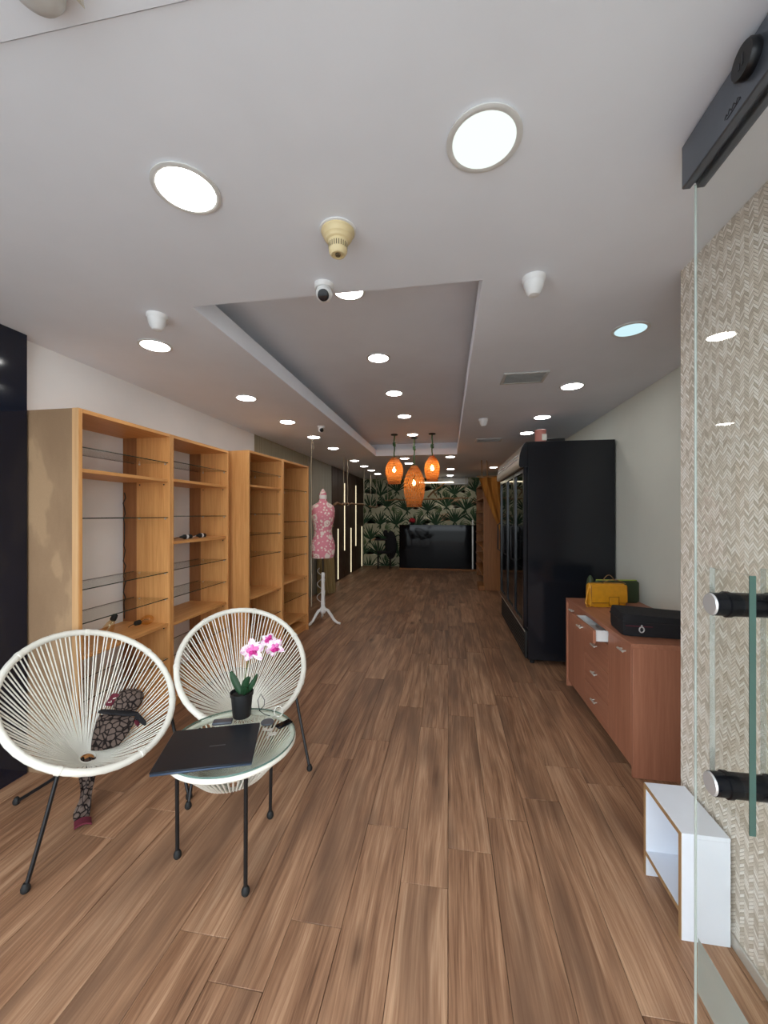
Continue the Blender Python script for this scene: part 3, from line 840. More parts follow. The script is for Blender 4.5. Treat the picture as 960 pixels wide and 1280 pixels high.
for ft in ((-.804, 1.484), (-1.19, 1.595), (-.885, 1.88)):
    f_ = Vector((ft[0], ft[1], 0)); d = (f_ - TC).normalized()
    tp = TC + d * (TR - .03); tp.z = .487
    lg_ = build(MB().tube([tp, tp.lerp(f_, .5), f_ + Vector((0, 0, .012))], .0085, 8), 'leg', M['black_metal'], tb)
    build(MB().lathe([(0, 0), (.012, 0), (.0165, .008), (.0165, .02), (.011, .032), (.0088, .036)], f_, 14), 'foot', M['black_rubber'], lg_)
ZT = .5205
# laptop
lp = thing('laptop', (-1.01, 1.56, ZT), 'closed dark navy laptop lying across the glass table edge', 'laptop')
tlp = rot2(-1.008, 1.562, radians(20.5)); upl = lambda p: Vector((p.x, p.y, p.z + ZT))
build(MB().box(-.188, .188, -.152, .152, .0005, .010, .003).xf(tlp).xf(upl), 'base', M['laptop_edge'], lp)
lid = build(MB().box(-.189, .189, -.153, .152, .0105, .018, .0025).xf(tlp).xf(upl), 'lid', M['laptop'], lp)
build(MB().box(-.002, .062, -.012, -.006, .018, .0184).xf(tlp).xf(upl), 'lid_mark', M['logo'], lid)
build(MB().tube([(-.12, .151, .0102), (.12, .151, .0102)], .006, 8).xf(tlp).xf(upl), 'hinge', M['black_metal'], lp)
# small wallet behind the laptop
tag(build(MB().box(-.045, .045, -.022, .022, .0003, .014, .004).xf(rot2(-1.075, 1.765, .36)).xf(upl), 'card_holder', M['rail'], None, (-1.075, 1.765, ZT)), 'small grey card holder on the glass table, behind the laptop', 'card holder')

# orchid
oc = thing('potted_orchid', (-1.02, 1.845, ZT), 'pink and white orchid in a black plastic pot', 'plant')
pc = Vector((-1.02, 1.845, ZT))
build(MB().lathe([(0, 0), (.041, 0), (.043, .004), (.052, .105), (.056, .106), (.057, .122), (.053, .122), (.050, .108), (0, .104)], pc, 28), 'pot', M['pot'], oc)
build(MB().lathe([(0, .106), (.03, .108), (.049, .1055)], pc, 20), 'soil', M['soil'], oc)
def strap_leaf(base, tip, mid_up, wd, name='leaf'):
    b_, t_ = Vector(base), Vector(tip); m_ = b_.lerp(t_, .5) + Vector(mid_up)
    side = (t_ - b_).cross(Vector((.3, -1, .25))).normalized()
    def fn(u, v):
        p = b_.lerp(m_, v).lerp(m_.lerp(t_, v), v)
        h = wd * (.35 + .65 * sin(pi * min(1, .15 + v * .85)))
        return p + side * ((u - .5) * h) + Vector((0, -.006, 0)) * (1 - (2 * u - 1) ** 2)
    return build(MB().sheet(fn, 5, 10, lambda u, v: (0, -1, .2), .003), name, M['leaf'], oc)
z0 = ZT + .11
strap_leaf((-1.025, 1.845, z0), (-1.072, 1.83, z0 + .115), (-.012, 0, .02), .034)
strap_leaf((-1.015, 1.845, z0), (-.972, 1.835, z0 + .095), (-.008, 0, .02), .034)
strap_leaf((-1.010, 1.85, z0), (-.945, 1.86, z0 + .10), (.01, 0, -.012), .026)
strap_leaf((-1.005, 1.838, z0), (-.985, 1.815, z0 + .05), (.006, 0, .01), .026)
st = [(-1.015, 1.85, z0 - .01), (-1.005, 1.852, z0 + .09), (-.985, 1.853, z0 + .18), (-.95, 1.853, z0 + .245), (-.90, 1.852, z0 + .272), (-.855, 1.85, z0 + .265), (-.835, 1.848, z0 + .25)]
stem = build(MB().tube(st, [.0028, .0028, .0025, .0022, .002, .002, .0015], 7), 'stem', M['stem'], oc)
def orchid_flower(c0, face, scale, roll):
    c0 = Vector(c0); F = Vector(face).normalized()
    R_ = F.cross(Vector((0, 0, 1))).normalized(); U_ = R_.cross(F)
    def petals(k_len, k_wid, lift):
        fl_ = MB()
        for k in range(5):
            a = roll + 2 * pi * k / 5
            dirv = R_ * sin(a) + U_ * cos(a); perp = R_ * cos(a) - U_ * sin(a)
            ln, wd_ = (.040, .040) if k in (1, 4) else (.042, .026)
            ln *= k_len; wd_ *= k_wid
            def fn(u, v):
                h = wd_ * scale * sin(pi * (.08 + .86 * v)) ** .7
                return c0 + dirv * (ln * scale * v) + perp * ((u - .5) * h) + F * (lift + .012 * scale * (v * k_len) ** 2 * (1 if k % 2 else -.4) - .006 * abs(2 * u - 1) * k_wid)
            fl_.sheet(fn, 5, 7, lambda u, v: F, .0010)
        return fl_
    fo = build(petals(1, 1, .004), 'flower', M['petal'], oc)
    build(petals(.55, .5, .0056), 'blush', M['pink'], fo)
    lp_ = MB().lathe([(0, .018), (.006, .016), (.010, .006), (.008, 0), (0, -.002)], c0 + F * .004 - U_ * .004 * scale, 12, axis=F)
    lp_.lathe([(0, .010), (.007, .008), (.009, 0), (0, -.004)], c0 + F * .006 + R_ * .010 - U_ * .008, 10, axis=F)
    lp_.lathe([(0, .010), (.007, .008), (.009, 0), (0, -.004)], c0 + F * .006 - R_ * .010 - U_ * .008, 10, axis=F)
    build(lp_, 'flower_lip', M['magenta'], fo)
orchid_flower((-.958, 1.838, .854), (.45, -.85, -.1), 1.45, .1)
orchid_flower((-.842, 1.838, .874), (.6, -.7, -.2), 1.15, .5)
orchid_flower((-.878, 1.845, .908), (.2, -.6, .55), .95, .9)
build(MB().lathe([(0, 0), (.008, .006), (.009, .014), (.004, .022), (0, .024)], (-.868, 1.842, .912), 10), 'bud', M['magenta'], oc)

# keys on the table
kb = thing('key_bunch', (-.82, 1.77, ZT), 'bunch of keys with a round fob on the glass table', 'keys')
def kz(z): return ZT + z
build(MB().tube([(-.835 + .022 * cos(t), 1.868 + .008 * sin(t), kz(.026) + .022 * sin(t)) for t in [2 * pi * k / 20 for k in range(20)]], .0022, 6, True), 'split_ring', M['satin'], kb)
build(MB().lathe([(0, 0), (.029, 0), (.031, .003), (.031, .006), (.028, .009), (0, .009)], (-.862, 1.80, kz(.0005)), 22), 'round_fob', M['rail'], kb)
build(MB().box(-.018, .018, -.040, .040, 0, .012, .004).xf(rot2(-.775, 1.795, -.55)).xf(lambda p: p + Vector((0, 0, kz(.0005)))), 'remote_fob', M['black_gloss'], kb)
for (kx, ky, an) in ((-.815, 1.725, .3), (-.80, 1.70, -.5), (-.83, 1.735, 1.1)):
    k_ = MB().lathe([(0, 0), (.012, 0), (.012, .0025), (0, .0025)], (0, .02, 0), 14); k_.box(-.0035, .0035, -.025, .012, 0, .0022)
    k_.box(.0035, .007, -.02, -.012, 0, .0022)
    build(k_.xf(rot2(kx, ky, an)).xf(lambda p: p + Vector((0, 0, kz(.0006)))), 'key', M['satin'], kb)
build(MB().tube([(-.862, 1.825, kz(.006)), (-.85, 1.85, kz(.010)), (-.84, 1.862, kz(.006))], .0016, 5), 'chain', M['satin'], kb)
tag(build(MB().tube([(-.955, 1.90, kz(.0022)), (-.93, 1.905, kz(.03)), (-.925, 1.90, kz(.06)), (-.945, 1.90, kz(.09)), (-.96, 1.895, kz(.06)), (-.945, 1.885, kz(.012)), (-.91, 1.872, kz(.0022)), (-.88, 1.865, kz(.0022))], .0018, 6), 'thin_cable', M['black_rubber'], None, (-.93, 1.89, ZT)), 'thin dark cable looped beside the orchid pot', 'cable')

# pebble-print pouch on chair
po = thing('pebble_print_pouch', (-1.78, 1.88, .30), 'brown pebble-print cloth pouch with black trim on the cord chair', 'pouch')
def patch(c00, c10, c11, c01, bulge, th, nu=12, nv=10, rnd_=.22):
    c00, c10, c11, c01 = [Vector(q) for q in (c00, c10, c11, c01)]
    nrm = (c10 - c00).cross(c01 - c00).normalized()
    if nrm.y > 0: nrm = -nrm
    rgp = random.Random(5)
    def fn(u, v):
        uu = .5 + (u - .5) * sqrt(1 - rnd_ * 4 * (v - .5) ** 2); vv = .5 + (v - .5) * sqrt(1 - rnd_ * 4 * (u - .5) ** 2)
        p = c00.lerp(c10, uu).lerp(c01.lerp(c11, uu), vv)
        e = max(0, sin(pi * u) * sin(pi * v)) ** .5
        return p + nrm * (.004 + bulge * e + .004 * sin(9 * u + 4 * v) * e)
    return MB().sheet(fn, nu, nv, lambda u, v: nrm, th), nrm
LIFT = Vector((.012, -.012, .014))
Vv = lambda *a: Vector(a) + LIFT
pb, nn = patch(Vv(-1.854, 1.80, .275), Vv(-1.69, 1.81, .316), Vv(-1.70, 1.952, .402), Vv(-1.887, 1.885, .44), .03, .012)
pb = build(pb, 'pouch_body', M['pebble'], po)
pf, _ = patch(Vv(-1.855, 1.925, .435), Vv(-1.715, 1.965, .412), Vv(-1.725, 2.045, .508), Vv(-1.85, 1.995, .53), .036, .012, 14, 12, .4)
build(pf, 'upper_fold', M['pebble'], po)
bd, _ = patch(Vv(-1.889, 1.884, .436), Vv(-1.70, 1.950, .400), Vv(-1.705, 1.962, .420), Vv(-1.886, 1.890, .456), .022, .02, 10, 4)
build(bd, 'black_trim', M['black_cloth'], po)
b2, _ = patch(Vv(-1.72, 1.945, .392), Vv(-1.625, 1.915, .372), Vv(-1.63, 1.93, .39), Vv(-1.715, 1.965, .42), .01, .008, 6, 4)
build(b2, 'black_strap', M['black_cloth'], po)
tg_, _ = patch(Vv(-1.885, 1.925, .46), Vv(-1.845, 1.93, .455), Vv(-1.82, 1.965, .51), Vv(-1.86, 1.955, .52), .012, .006, 6, 6)
tg_ = build(tg_, 'maroon_tag', M['maroon'], po)
t2, _ = patch(Vv(-1.69, 1.925, .378), Vv(-1.66, 1.905, .368), Vv(-1.665, 1.925, .386), Vv(-1.69, 1.94, .394), .022, .006, 5, 5)
build(t2, 'maroon_tag', M['maroon'], po)
build(MB().tube([(-1.862 + .012, 1.915, .492), (-1.842 + .012, 1.912, .497), (-1.848 + .012, 1.922, .507), (-1.825 + .012, 1.926, .516)], .0025, 5), 'white_stitching', M['paper'], tg_)
# tail hanging through the seat to the floor
path = [(-1.85, 1.795, .262), (-1.845, 1.785, .22), (-1.84, 1.778, .14), (-1.838, 1.765, .07), (-1.83, 1.738, .026), (-1.81, 1.715, .012), (-1.785, 1.70, .008)]
def tailfn(u, v):
    f = v * (len(path) - 1); i = min(int(f), len(path) - 2); p = Vector(path[i]).lerp(Vector(path[i + 1]), f - i)
    wv = .062 + .014 * sin(v * 11)
    return p + Vector((.83, .5, 0)).normalized() * ((u - .5) * wv) + Vector((.5, -.8, .15)) * (.012 * sin(u * 9 + v * 7) + .012)
build(MB().sheet(tailfn, 7, 28, lambda u, v: (.5, -.8, .2), .008), 'hanging_tail', M['pebble'], po)
def tailend(u, v):
    p = Vector((-1.79, 1.702, .016)).lerp(Vector((-1.757, 1.672, .012)), v)
    return p + Vector((.75, .6, 0)).normalized() * ((u - .5) * .07) + Vector((0, 0, .012 * sin(pi * u)))
build(MB().sheet(tailend, 7, 5, lambda u, v: (0, 0, 1), .008), 'maroon_end', M['maroon'], po)

# ------------------------------------------------------------------ bulbs, sockets and cable on the shelves
def bulb(c0, axis, label, lead=True, r=.036):
    c0 = Vector(c0); A = Vector(axis).normalized()
    o = thing('filament_bulb', c0, label, 'light bulb', 'spare filament bulbs')
    build(MB().lathe([(.013, .045), (.016, .052), (.026, .075), (r, .105), (r * .98, .125), (r * .75, .148), (r * .35, .160), (0, .163)], c0, 18, axis=A), 'glass_envelope', M['bulb_glass'], o)
    build(MB().lathe([(0, 0), (.010, .002), (.017, .008), (.019, .02), (.019, .044), (.014, .05), (0, .05)], c0, 14, axis=A), 'socket', M['black_rubber'], o)
    build(MB().tube([c0 + A * .05, c0 + A * .09 + Vector((0, 0, .008)), c0 + A * .12], .0015, 5), 'filament', M['stem'], o)
    if lead: build(MB().tube([c0, c0 - A * .03 + Vector((0, 0, -.004)), c0 - A * .05 + Vector((0, 0, -.012))], .003, 6), 'lead', M['black_rubber'], o)
bulb((-2.27, 2.575, .691 + .037), (.1, .98, 0), 'clear filament bulb lying on its side on the lower wooden shelf')
bulb((-2.27, 2.41, .842), (.05, -.45, -.55), 'clear filament bulb propped socket-up on the lower wooden shelf', False, .034)
for (yy, lab, an) in ((3.03, 'black and white lamp holder on the middle shelf, by the divider', .3), (3.25, 'black and white lamp holder on the middle shelf, with white cord', 1.1)):
    c0 = Vector((-2.24, yy, 1.306 + .011 + .021)); A = Vector((.35 * cos(an), 1, 0)).normalized()
    o = thing('lamp_holder', c0, lab, 'lamp holder', 'loose lamp holders')
    build(MB().lathe([(0, 0), (.006, .0), (.014, .03), (.02, .04), (.02, .055)], c0, 14, axis=A), 'cap', M['black_rubber'], o)
    build(MB().lathe([(.0195, .055), (.0205, .056), (.0205, .074), (.0195, .075)], c0, 14, axis=A), 'collar', M['white_plastic'], o)
    build(MB().lathe([(.019, .075), (.019, .105), (.015, .112), (0, .112)], c0, 14, axis=A), 'socket', M['black_rubber'], o)
    build(MB().tube([c0, c0 - A * .04 + Vector((0, 0, -.01)), c0 - A * .07 + Vector((0, 0, -.018))], .003, 6), 'lead', M['black_rubber'] if an < 1 else M['white_plastic'], o)
cp = [(-2.50 + .006 * sin(i * 1.9), 2.735 + .008 * sin(i * 2.3), 1.70 - i * .041) for i in range(25)]
tag(build(MB().tube(cp, .004, 6), 'hanging_cable', M['black_rubber'], None, (-2.5, 2.735, .70)), 'twisted black cable hanging down the wall inside the shelf unit', 'cable')

# ------------------------------------------------------------------ ceiling fittings
dl = None
def downlight(loc, label, group, lm='lamp', r=.092):
    global dl
    o = thing('ceiling_downlight', loc, label, 'ceiling light', group)
    x, y, z = loc
    build(MB().lathe([(r, 0), (r + .012, -.001), (r + .013, -.006), (r + .004, -.009), (r - .004, -.007), (r - .004, 0)], loc, 40), 'trim_ring', M['trim_ring'], o, recalc=True)
    build(MB().lathe([(0, -.016), (r * .5, -.0145), (r * .8, -.0115), (r - .0045, -.0075), (r - .0045, -.001), (0, -.001)], loc, 40), 'diffuser', M[lm], o)
    return o
downlight((-.84, 1.17, HC), 'large bright white round downlight nearest the dark wall panel at the entrance', 'entrance downlights', 'lamp')
downlight((.10, 1.15, HC), 'round downlight with a faint yellowish centre, near the glass door rail', 'entrance downlights', 'lamp_front')
def lightrow(locs, labels, group, lm='lamp', r=.085):
    first = None
    for (x, y, z), label in zip(locs, labels):
        if first is None: first = downlight((x, y, z), label, group, lm, r)
        else: copy_tree(first, (x, y, z), label)
ORD = ['first', 'second', 'third', 'fourth', 'fifth', 'sixth', 'seventh', 'eighth', 'ninth']
LEFT = [2.22, 3.35, 4.29, 5.19, 6.12, 7.59, 8.49, 9.30, 10.15]
lightrow([(-1.81, y_, HC) for y_ in LEFT], [o_ + ' downlight from the entrance in the row over the shelving side' for o_ in ORD], 'shelving-side downlights')
downlight((1.03, 2.46, HC), 'cool bluish round downlight above the sideboard', 'fridge-side downlights', 'lamp_cool', .085)
lightrow([(1.01, y_, HC) for y_ in (3.47, 4.52, 5.37, 9.17)], ['round white downlight between the bluish one and the fridge', 'round white downlight above the pink tub end of the fridge', 'round white downlight above the middle of the fridge', 'round white downlight above the curtained bookcase'], 'fridge-side downlights')
lightrow([(-.565, y_, HR) for y_ in (2.22, 3.21, 4.17, 5.17, 6.38)], [o_ + ' downlight in the ceiling tray, counted from the dome camera' for o_ in ORD[:5]], 'tray downlights')
lightrow([(-.81, 7.43, HC), (-.80, 8.18, HC), (.04, 7.35, HC), (.06, 9.33, HC), (.06, 10.86, HC)], ['downlight just past the tray, between the shelving-side and longest pendants', 'downlight further past the tray, behind the longest pendant', 'downlight just past the tray, behind the smallest pendant', 'downlight in line with the bar lamp, between tray and air conditioner', 'downlight right in front of the air conditioner'], 'far downlights')

# smoke detector
sd = thing('smoke_detector', (-.41, 1.43, HC), 'aged cream smoke detector on the ceiling', 'smoke detector')
sc_ = (-.405, 1.43, HC)
body = build(MB().lathe([(.0, 0), (.062, 0), (.062, -.012), (.056, -.018), (.053, -.03), (.047, -.034), (.044, -.042), (.037, -.046), (.033, -.085), (.026, -.094), (.022, -.095), (.021, -.090), (0, -.090)], sc_, 36), 'housing', M['cream_plastic'], sd)
build(MB().lathe([(.062, 0), (.068, -.001), (.068, -.005), (.062, -.007)], sc_, 36), 'base_ring', M['white_plastic'], sd)
build(MB().lathe([(0, -.0965), (.009, -.0965), (.010, -.09), (0, -.09)], sc_, 16), 'sensor_eye', M['slot'], sd)
for k in range(26):
    a = 2 * pi * k / 26; ca, sa = cos(a), sin(a)
    rA, rB = .0362, .0352
    sl = MB().add([(sc_[0] + ca * rA - sa * .0016, sc_[1] + sa * rA + ca * .0016, HC - .055), (sc_[0] + ca * rA + sa * .0016, sc_[1] + sa * rA - ca * .0016, HC - .055),
                   (sc_[0] + ca * rB + sa * .0016, sc_[1] + sa * rB - ca * .0016, HC - .074), (sc_[0] + ca * rB - sa * .0016, sc_[1] + sa * rB + ca * .0016, HC - .074)], [(0, 1, 2, 3)])
    build(sl, 'slot', M['slot'], body, recalc=False)
# dome camera
def dome_cam(c0, s, label, look):
    o = thing('dome_camera', c0, label, 'camera'); x, y, z = c0
    build(MB().lathe([(0, 0), (.045 * s, 0), (.045 * s, -.012 * s), (.040 * s, -.02 * s), (0, -.02 * s)], c0, 28), 'mount', M['white_plastic'], o)
    L_ = Vector(look).normalized(); cc = Vector((x, y, z - .042 * s))
    ball = build(MB().lathe([(.038 * s * sin(pi * i / 12), -.038 * s * cos(pi * i / 12)) for i in range(13)], cc, 24), 'eyeball', M['white_plastic'], o)
    build(MB().lathe([(.0, .030 * s), (.024 * s, .030 * s), (.026 * s, .034 * s), (.024 * s, .039 * s), (.018 * s, .041 * s), (0, .0412 * s)], cc, 20, axis=L_), 'lens_window', M['lens'], ball)
    return o
dome_cam((-.565, 1.76, HC), 1.0, 'white dome camera by the front edge of the ceiling tray', (.15, -.75, -.6))
dome_cam((-1.51, 4.59, HC), .95, 'white dome camera above the shelving, by the left row of lights', (.5, -.8, -.3))
def pir(c0, label):
    o = thing('motion_sensor', c0, label, 'sensor', 'white ceiling sensors')
    build(MB().lathe([(0, 0), (.052, 0), (.052, -.012), (.046, -.022), (0, -.022)], c0, 28), 'base', M['white_plastic'], o)
    build(MB().lathe([(.045, -.022), (.043, -.04), (.034, -.064), (.022, -.078), (0, -.082)], c0, 28), 'lens_cone', M['white_plastic'], o)
pir((-1.53, 1.89, HC), 'white conical ceiling sensor beside the shelving-side light')
pir((.38, 1.86, HC), 'white conical ceiling sensor beside the front corner of the tray')
pir((.39, 4.53, HC), 'white conical ceiling sensor beyond the square air vent')
def vent(cx, cy, w_, d_, label):
    o = thing('air_vent', (cx, cy, HC), label, 'air vent')
    f_ = MB(); t_ = .025
    f_.box(cx - w_ / 2, cx + w_ / 2, cy - d_ / 2, cy - d_ / 2 + t_, HC - .010, HC, .003); f_.box(cx - w_ / 2, cx + w_ / 2, cy + d_ / 2 - t_, cy + d_ / 2, HC - .010, HC, .003)
    f_.box(cx - w_ / 2, cx - w_ / 2 + t_, cy - d_ / 2 + t_, cy + d_ / 2 - t_, HC - .010, HC, .003); f_.box(cx + w_ / 2 - t_, cx + w_ / 2, cy - d_ / 2 + t_, cy + d_ / 2 - t_, HC - .010, HC, .003)
    build(f_, 'frame', M['grey_metal'], o)
    build(MB().box(cx - w_ / 2 + t_, cx + w_ / 2 - t_, cy - d_ / 2 + t_, cy + d_ / 2 - t_, HC - .002, HC), 'duct_opening', M['grey_metal'], o)
    n = int((d_ - 2 * t_) / .022)
    for k in range(n):
        yy = cy - d_ / 2 + t_ + .011 + k * .022
        sl = MB().add([(cx - w_ / 2 + t_, yy - .008, HC - .011), (cx + w_ / 2 - t_, yy - .008, HC - .011), (cx + w_ / 2 - t_, yy + .006, HC - .003), (cx - w_ / 2 + t_, yy + .006, HC - .003),
                       (cx - w_ / 2 + t_, yy - .008, HC - .0125), (cx + w_ / 2 - t_, yy - .008, HC - .0125), (cx + w_ / 2 - t_, yy + .006, HC - .0045), (cx - w_ / 2 + t_, yy + .006, HC - .0045)],
                      [(0, 1, 2, 3), (7, 6, 5, 4), (0, 4, 5, 1), (1, 5, 6, 2), (2, 6, 7, 3), (3, 7, 4, 0)])
        build(sl, 'slat', M['grey_metal'], o)
vent(.58, 3.20, .33, .25, 'square louvred air vent in the ceiling near the fridge')
vent(.57, 5.80, .36, .25, 'louvred air vent in the ceiling above the curtain ropes')
# fitting over the entrance
ef = thing('ceiling_fitting', (-.79, .66, HC - .004), 'grey half-round fitting with a pointed plate on the entrance ceiling', 'fitting')
build(MB().lathe([(0, 0), (.05, 0), (.05, -.02), (.042, -.034), (.025, -.042), (0, -.044)], (-.80, .655, HC - .0042), 28), 'dome', M['grey_metal'], ef)
build(MB().prism([(-.755, .62), (-.715, .63), (-.735, .70)], lambda x, y: (x, y, HC - .0042), lambda x, y: (x + .004, y, HC - .030)), 'pointed_plate', M['satin'], ef)

# ------------------------------------------------------------------ rattan pendants
def pendant(x, y, ztop, zbot, wid, label, seed):
    o = thing('rattan_pendant', (x, y, HR), label, 'pendant lamp', 'woven rattan pendant lamps')
    H_ = ztop - zbot
    def rad(v):   # v 0 top .. 1 bottom
        pts = [(0, .30), (.08, .52), (.25, .84), (.45, 1.0), (.65, .97), (.85, .80), (.94, .68), (1, .70)]
        for (a, ra), (b_, rb) in zip(pts[:-1], pts[1:]):
            if v <= b_: return wid / 2 * (ra + (rb - ra) * (v - a) / (b_ - a))
        return wid / 2 * .7
    sh = MB(); n = 26
    for sgn in (1, -1):
        for k in range(n):
            pts = []
            for i in range(13):
                v = i / 12; a = 2 * pi * (k / n + sgn * .22 * v); r = rad(v) + .0015 * sgn * (1 if (k + i) % 2 else -1)
                pts.append((x + r * cos(a), y + r * sin(a), ztop - v * H_))
            for q0, q1 in zip(pts[:-1], pts[1:]):
                d_ = Vector((-(q0[1] - y), q0[0] - x, 0)).normalized() * .0068
                q0, q1 = Vector(q0), Vector(q1)
                sh.add([q0 - d_, q0 + d_, q1 + d_, q1 - d_], [(0, 1, 2, 3)])
    sd_ = build(sh, 'woven_shade', M['rattan'], o, recalc=False)
    for v in (0.0, .06, .93, 1.0):
        build(MB().tube([(x + rad(v) * cos(2 * pi * k / 28), y + rad(v) * sin(2 * pi * k / 28), ztop - v * H_) for k in range(28)], .006, 6, True), 'hoop', M['rattan'], sd_)
    build(MB().lathe([(0, 0), (.055, 0), (.055, -.014), (.015, -.022), (0, -.022)], (x, y, HR), 20), 'ceiling_rose', M['black_metal'], o)
    cd = [(x + .004 * sin(i * 1.3 + seed), y + .004 * cos(i * 1.7), HR - .02 - (HR - .02 - ztop + .04) * i / 10) for i in range(11)]
    cord_ = build(MB().tube(cd, .011, 8), 'cord', M['green_cord'], o)
    zk = HR - .12 - .02 * seed
    for k in range(3):
        build(MB().tube([(x + .019 * cos(t + k), y + .019 * sin(t + k), zk - .02 * k + .008 * sin(t)) for t in [2 * pi * j / 12 for j in range(12)]], .009, 6, True), 'knot', M['green_cord'], cord_)
    zb = ztop - H_ * .34
    build(MB().lathe([(0, .06), (.02, .055), (.02, 0), (0, 0)], (x, y, zb), 12), 'lamp_holder', M['black_metal'], o)
    build(MB().tube([(x, y, ztop), (x, y, zb + .05)], .004, 6), 'flex', M['black_metal'], o)
    build(MB().lathe([(.012, 0), (.02, -.02), (.03, -.05), (.028, -.075), (.014, -.092), (0, -.095)], (x, y, zb), 14), 'bulb', M['filament'], o)
pendant(-.855, 6.33, 2.44, 2.03, .29, 'orange glowing woven rattan pendant beside the shelving side of the trio', 1)
pendant(-.56, 6.65, 2.34, 1.66, .36, 'longest and lowest woven rattan pendant of the trio', 2)
pendant(-.25, 6.36, 2.455, 2.06, .245, 'smallest woven rattan pendant, on the fridge side of the trio', 3)

# ------------------------------------------------------------------ dress form
mx, my = -1.735, 5.36
mn = thing('dress_form', (mx, my, 0), 'dress form in pink floral fabric on a white turned stand', 'dress form')
secs = [(.92, .148, .105), (.95, .158, .115), (1.02, .170, .125), (1.08, .172, .125), (1.14, .160, .115), (1.22, .134, .098), (1.28, .122, .092), (1.34, .128, .098), (1.42, .148, .115), (1.50, .162, .122), (1.57, .168, .110), (1.62, .165, .095), (1.655, .145, .082), (1.68, .105, .07), (1.695, .072, .062), (1.72, .055, .055), (1.76, .050, .050)]
fa = radians(-62)
def mfn(u, v):
    i = v * (len(secs) - 1); k = min(int(i), len(secs) - 2); f = i - k
    z_, a_, b_ = [secs[k][j] + (secs[k + 1][j] - secs[k][j]) * f for j in range(3)]
    t = 2 * pi * u
    px, py = a_ * cos(t), b_ * sin(t)
    if 1.38 < z_ < 1.60 and sin(t) < -.2:
        py -= .028 * (sin(pi * (z_ - 1.38) / .22)) * max(0, 1 - abs(abs(cos(t)) - .5) * 2.2)
    return Vector((mx + px * cos(.5) - py * sin(.5), my + px * sin(.5) + py * cos(.5), z_))
mb = MB().grid(mfn, 40, 49, True); mb.f.append(tuple(range(40))[::-1]); mb.f.append(tuple(40 * 48 + k for k in range(40)))
build(mb, 'torso', M['floral'], mn, ang=60)
build(MB().lathe([(.052, 1.745), (.0535, 1.75), (.0535, 1.795), (.051, 1.80)], (mx, my, 0), 24), 'neck_glare', M['pale_glare'], mn)  # pale band paints in the light reflected across the neck
build(MB().lathe([(.051, 1.80), (.05, 1.815), (.035, 1.85), (.018, 1.875), (.010, 1.885), (0, 1.89)], (mx, my, 0), 24), 'neck_cap', M['floral'], mn)
build(MB().tube([(mx, my, .70), (mx, my, .93)], .010, 10), 'rod', M['black_metal'], mn)
build(MB().lathe([(0, .14), (.03, .14), (.045, .17), (.045, .21), (.030, .235), (.026, .25), (.032, .27), (.030, .30), (.026, .40), (.031, .45), (.027, .47), (.024, .58), (.028, .62), (.022, .64), (.026, .66), (.026, .70), (.018, .715), (0, .72)], (mx, my, 0), 20), 'post', M['white_paint'], mn)
for an in (radians(-128), radians(-8), radians(112)):
    d_ = Vector((cos(an), sin(an), 0)); c0 = Vector((mx, my, 0))
    pts = [c0 + d_ * .03 + Vector((0, 0, .20)), c0 + d_ * .075 + Vector((0, 0, .185)), c0 + d_ * .12 + Vector((0, 0, .13)), c0 + d_ * .165 + Vector((0, 0, .065)), c0 + d_ * .215 + Vector((0, 0, .026)), c0 + d_ * .265 + Vector((0, 0, .018))]
    build(MB().tube(pts, [.022, .022, .021, .019, .0175, .016], 10), 'leg', M['white_paint'], mn)

# raffia and white wire frame behind the dress form
rf = thing('raffia_skirt', (-2.33, 7.45, 0), 'long straw-coloured raffia fringe bundle behind the dress form', 'raffia')
build(MB().tube([(-2.38 + .16 * cos(2 * pi * k / 24), 7.45 + .2 * sin(2 * pi * k / 24), 1.30) for k in range(24)], .018, 6, True), 'waistband', M['raffia'], rf)
st = MB(); rg3 = random.Random(11)
for k in range(170):
    a = 2 * pi * k / 170 + rg3.uniform(-.03, .03); q = rg3.uniform(.9, 1.0)
    x1, y1 = -2.38 + .13 * cos(a) * q, 7.45 + .20 * sin(a) * q; x2, y2 = -2.34 + .165 * cos(a) * q, 7.45 + .30 * sin(a) * q
    st.tube([(x1, y1, 1.30), (x1 * .6 + x2 * .4 + rg3.uniform(-.01, .01), y1 * .6 + y2 * .4 + rg3.uniform(-.02, .02), .7), (x2, y2, rg3.uniform(.0, .06))], [.006, .007, .005], 4, caps=False)
tag(build(st, 'strands', M['raffia'], rf, recalc=False), None, None, None, 'stuff')
wf = []
for k in range(40):
    t = k / 39; wf.append((-2.10 + .05 * sin(t * 18), 6.32 + .05 * t + .06 * cos(t * 18), .006 + .62 * t))
tag(build(MB().tube(wf, .006, 6), 'coiled_wire', M['white_paint'], None, (-2.1, 6.3, 0)), 'white coiled wire standing beside the last shelf unit', 'wire')

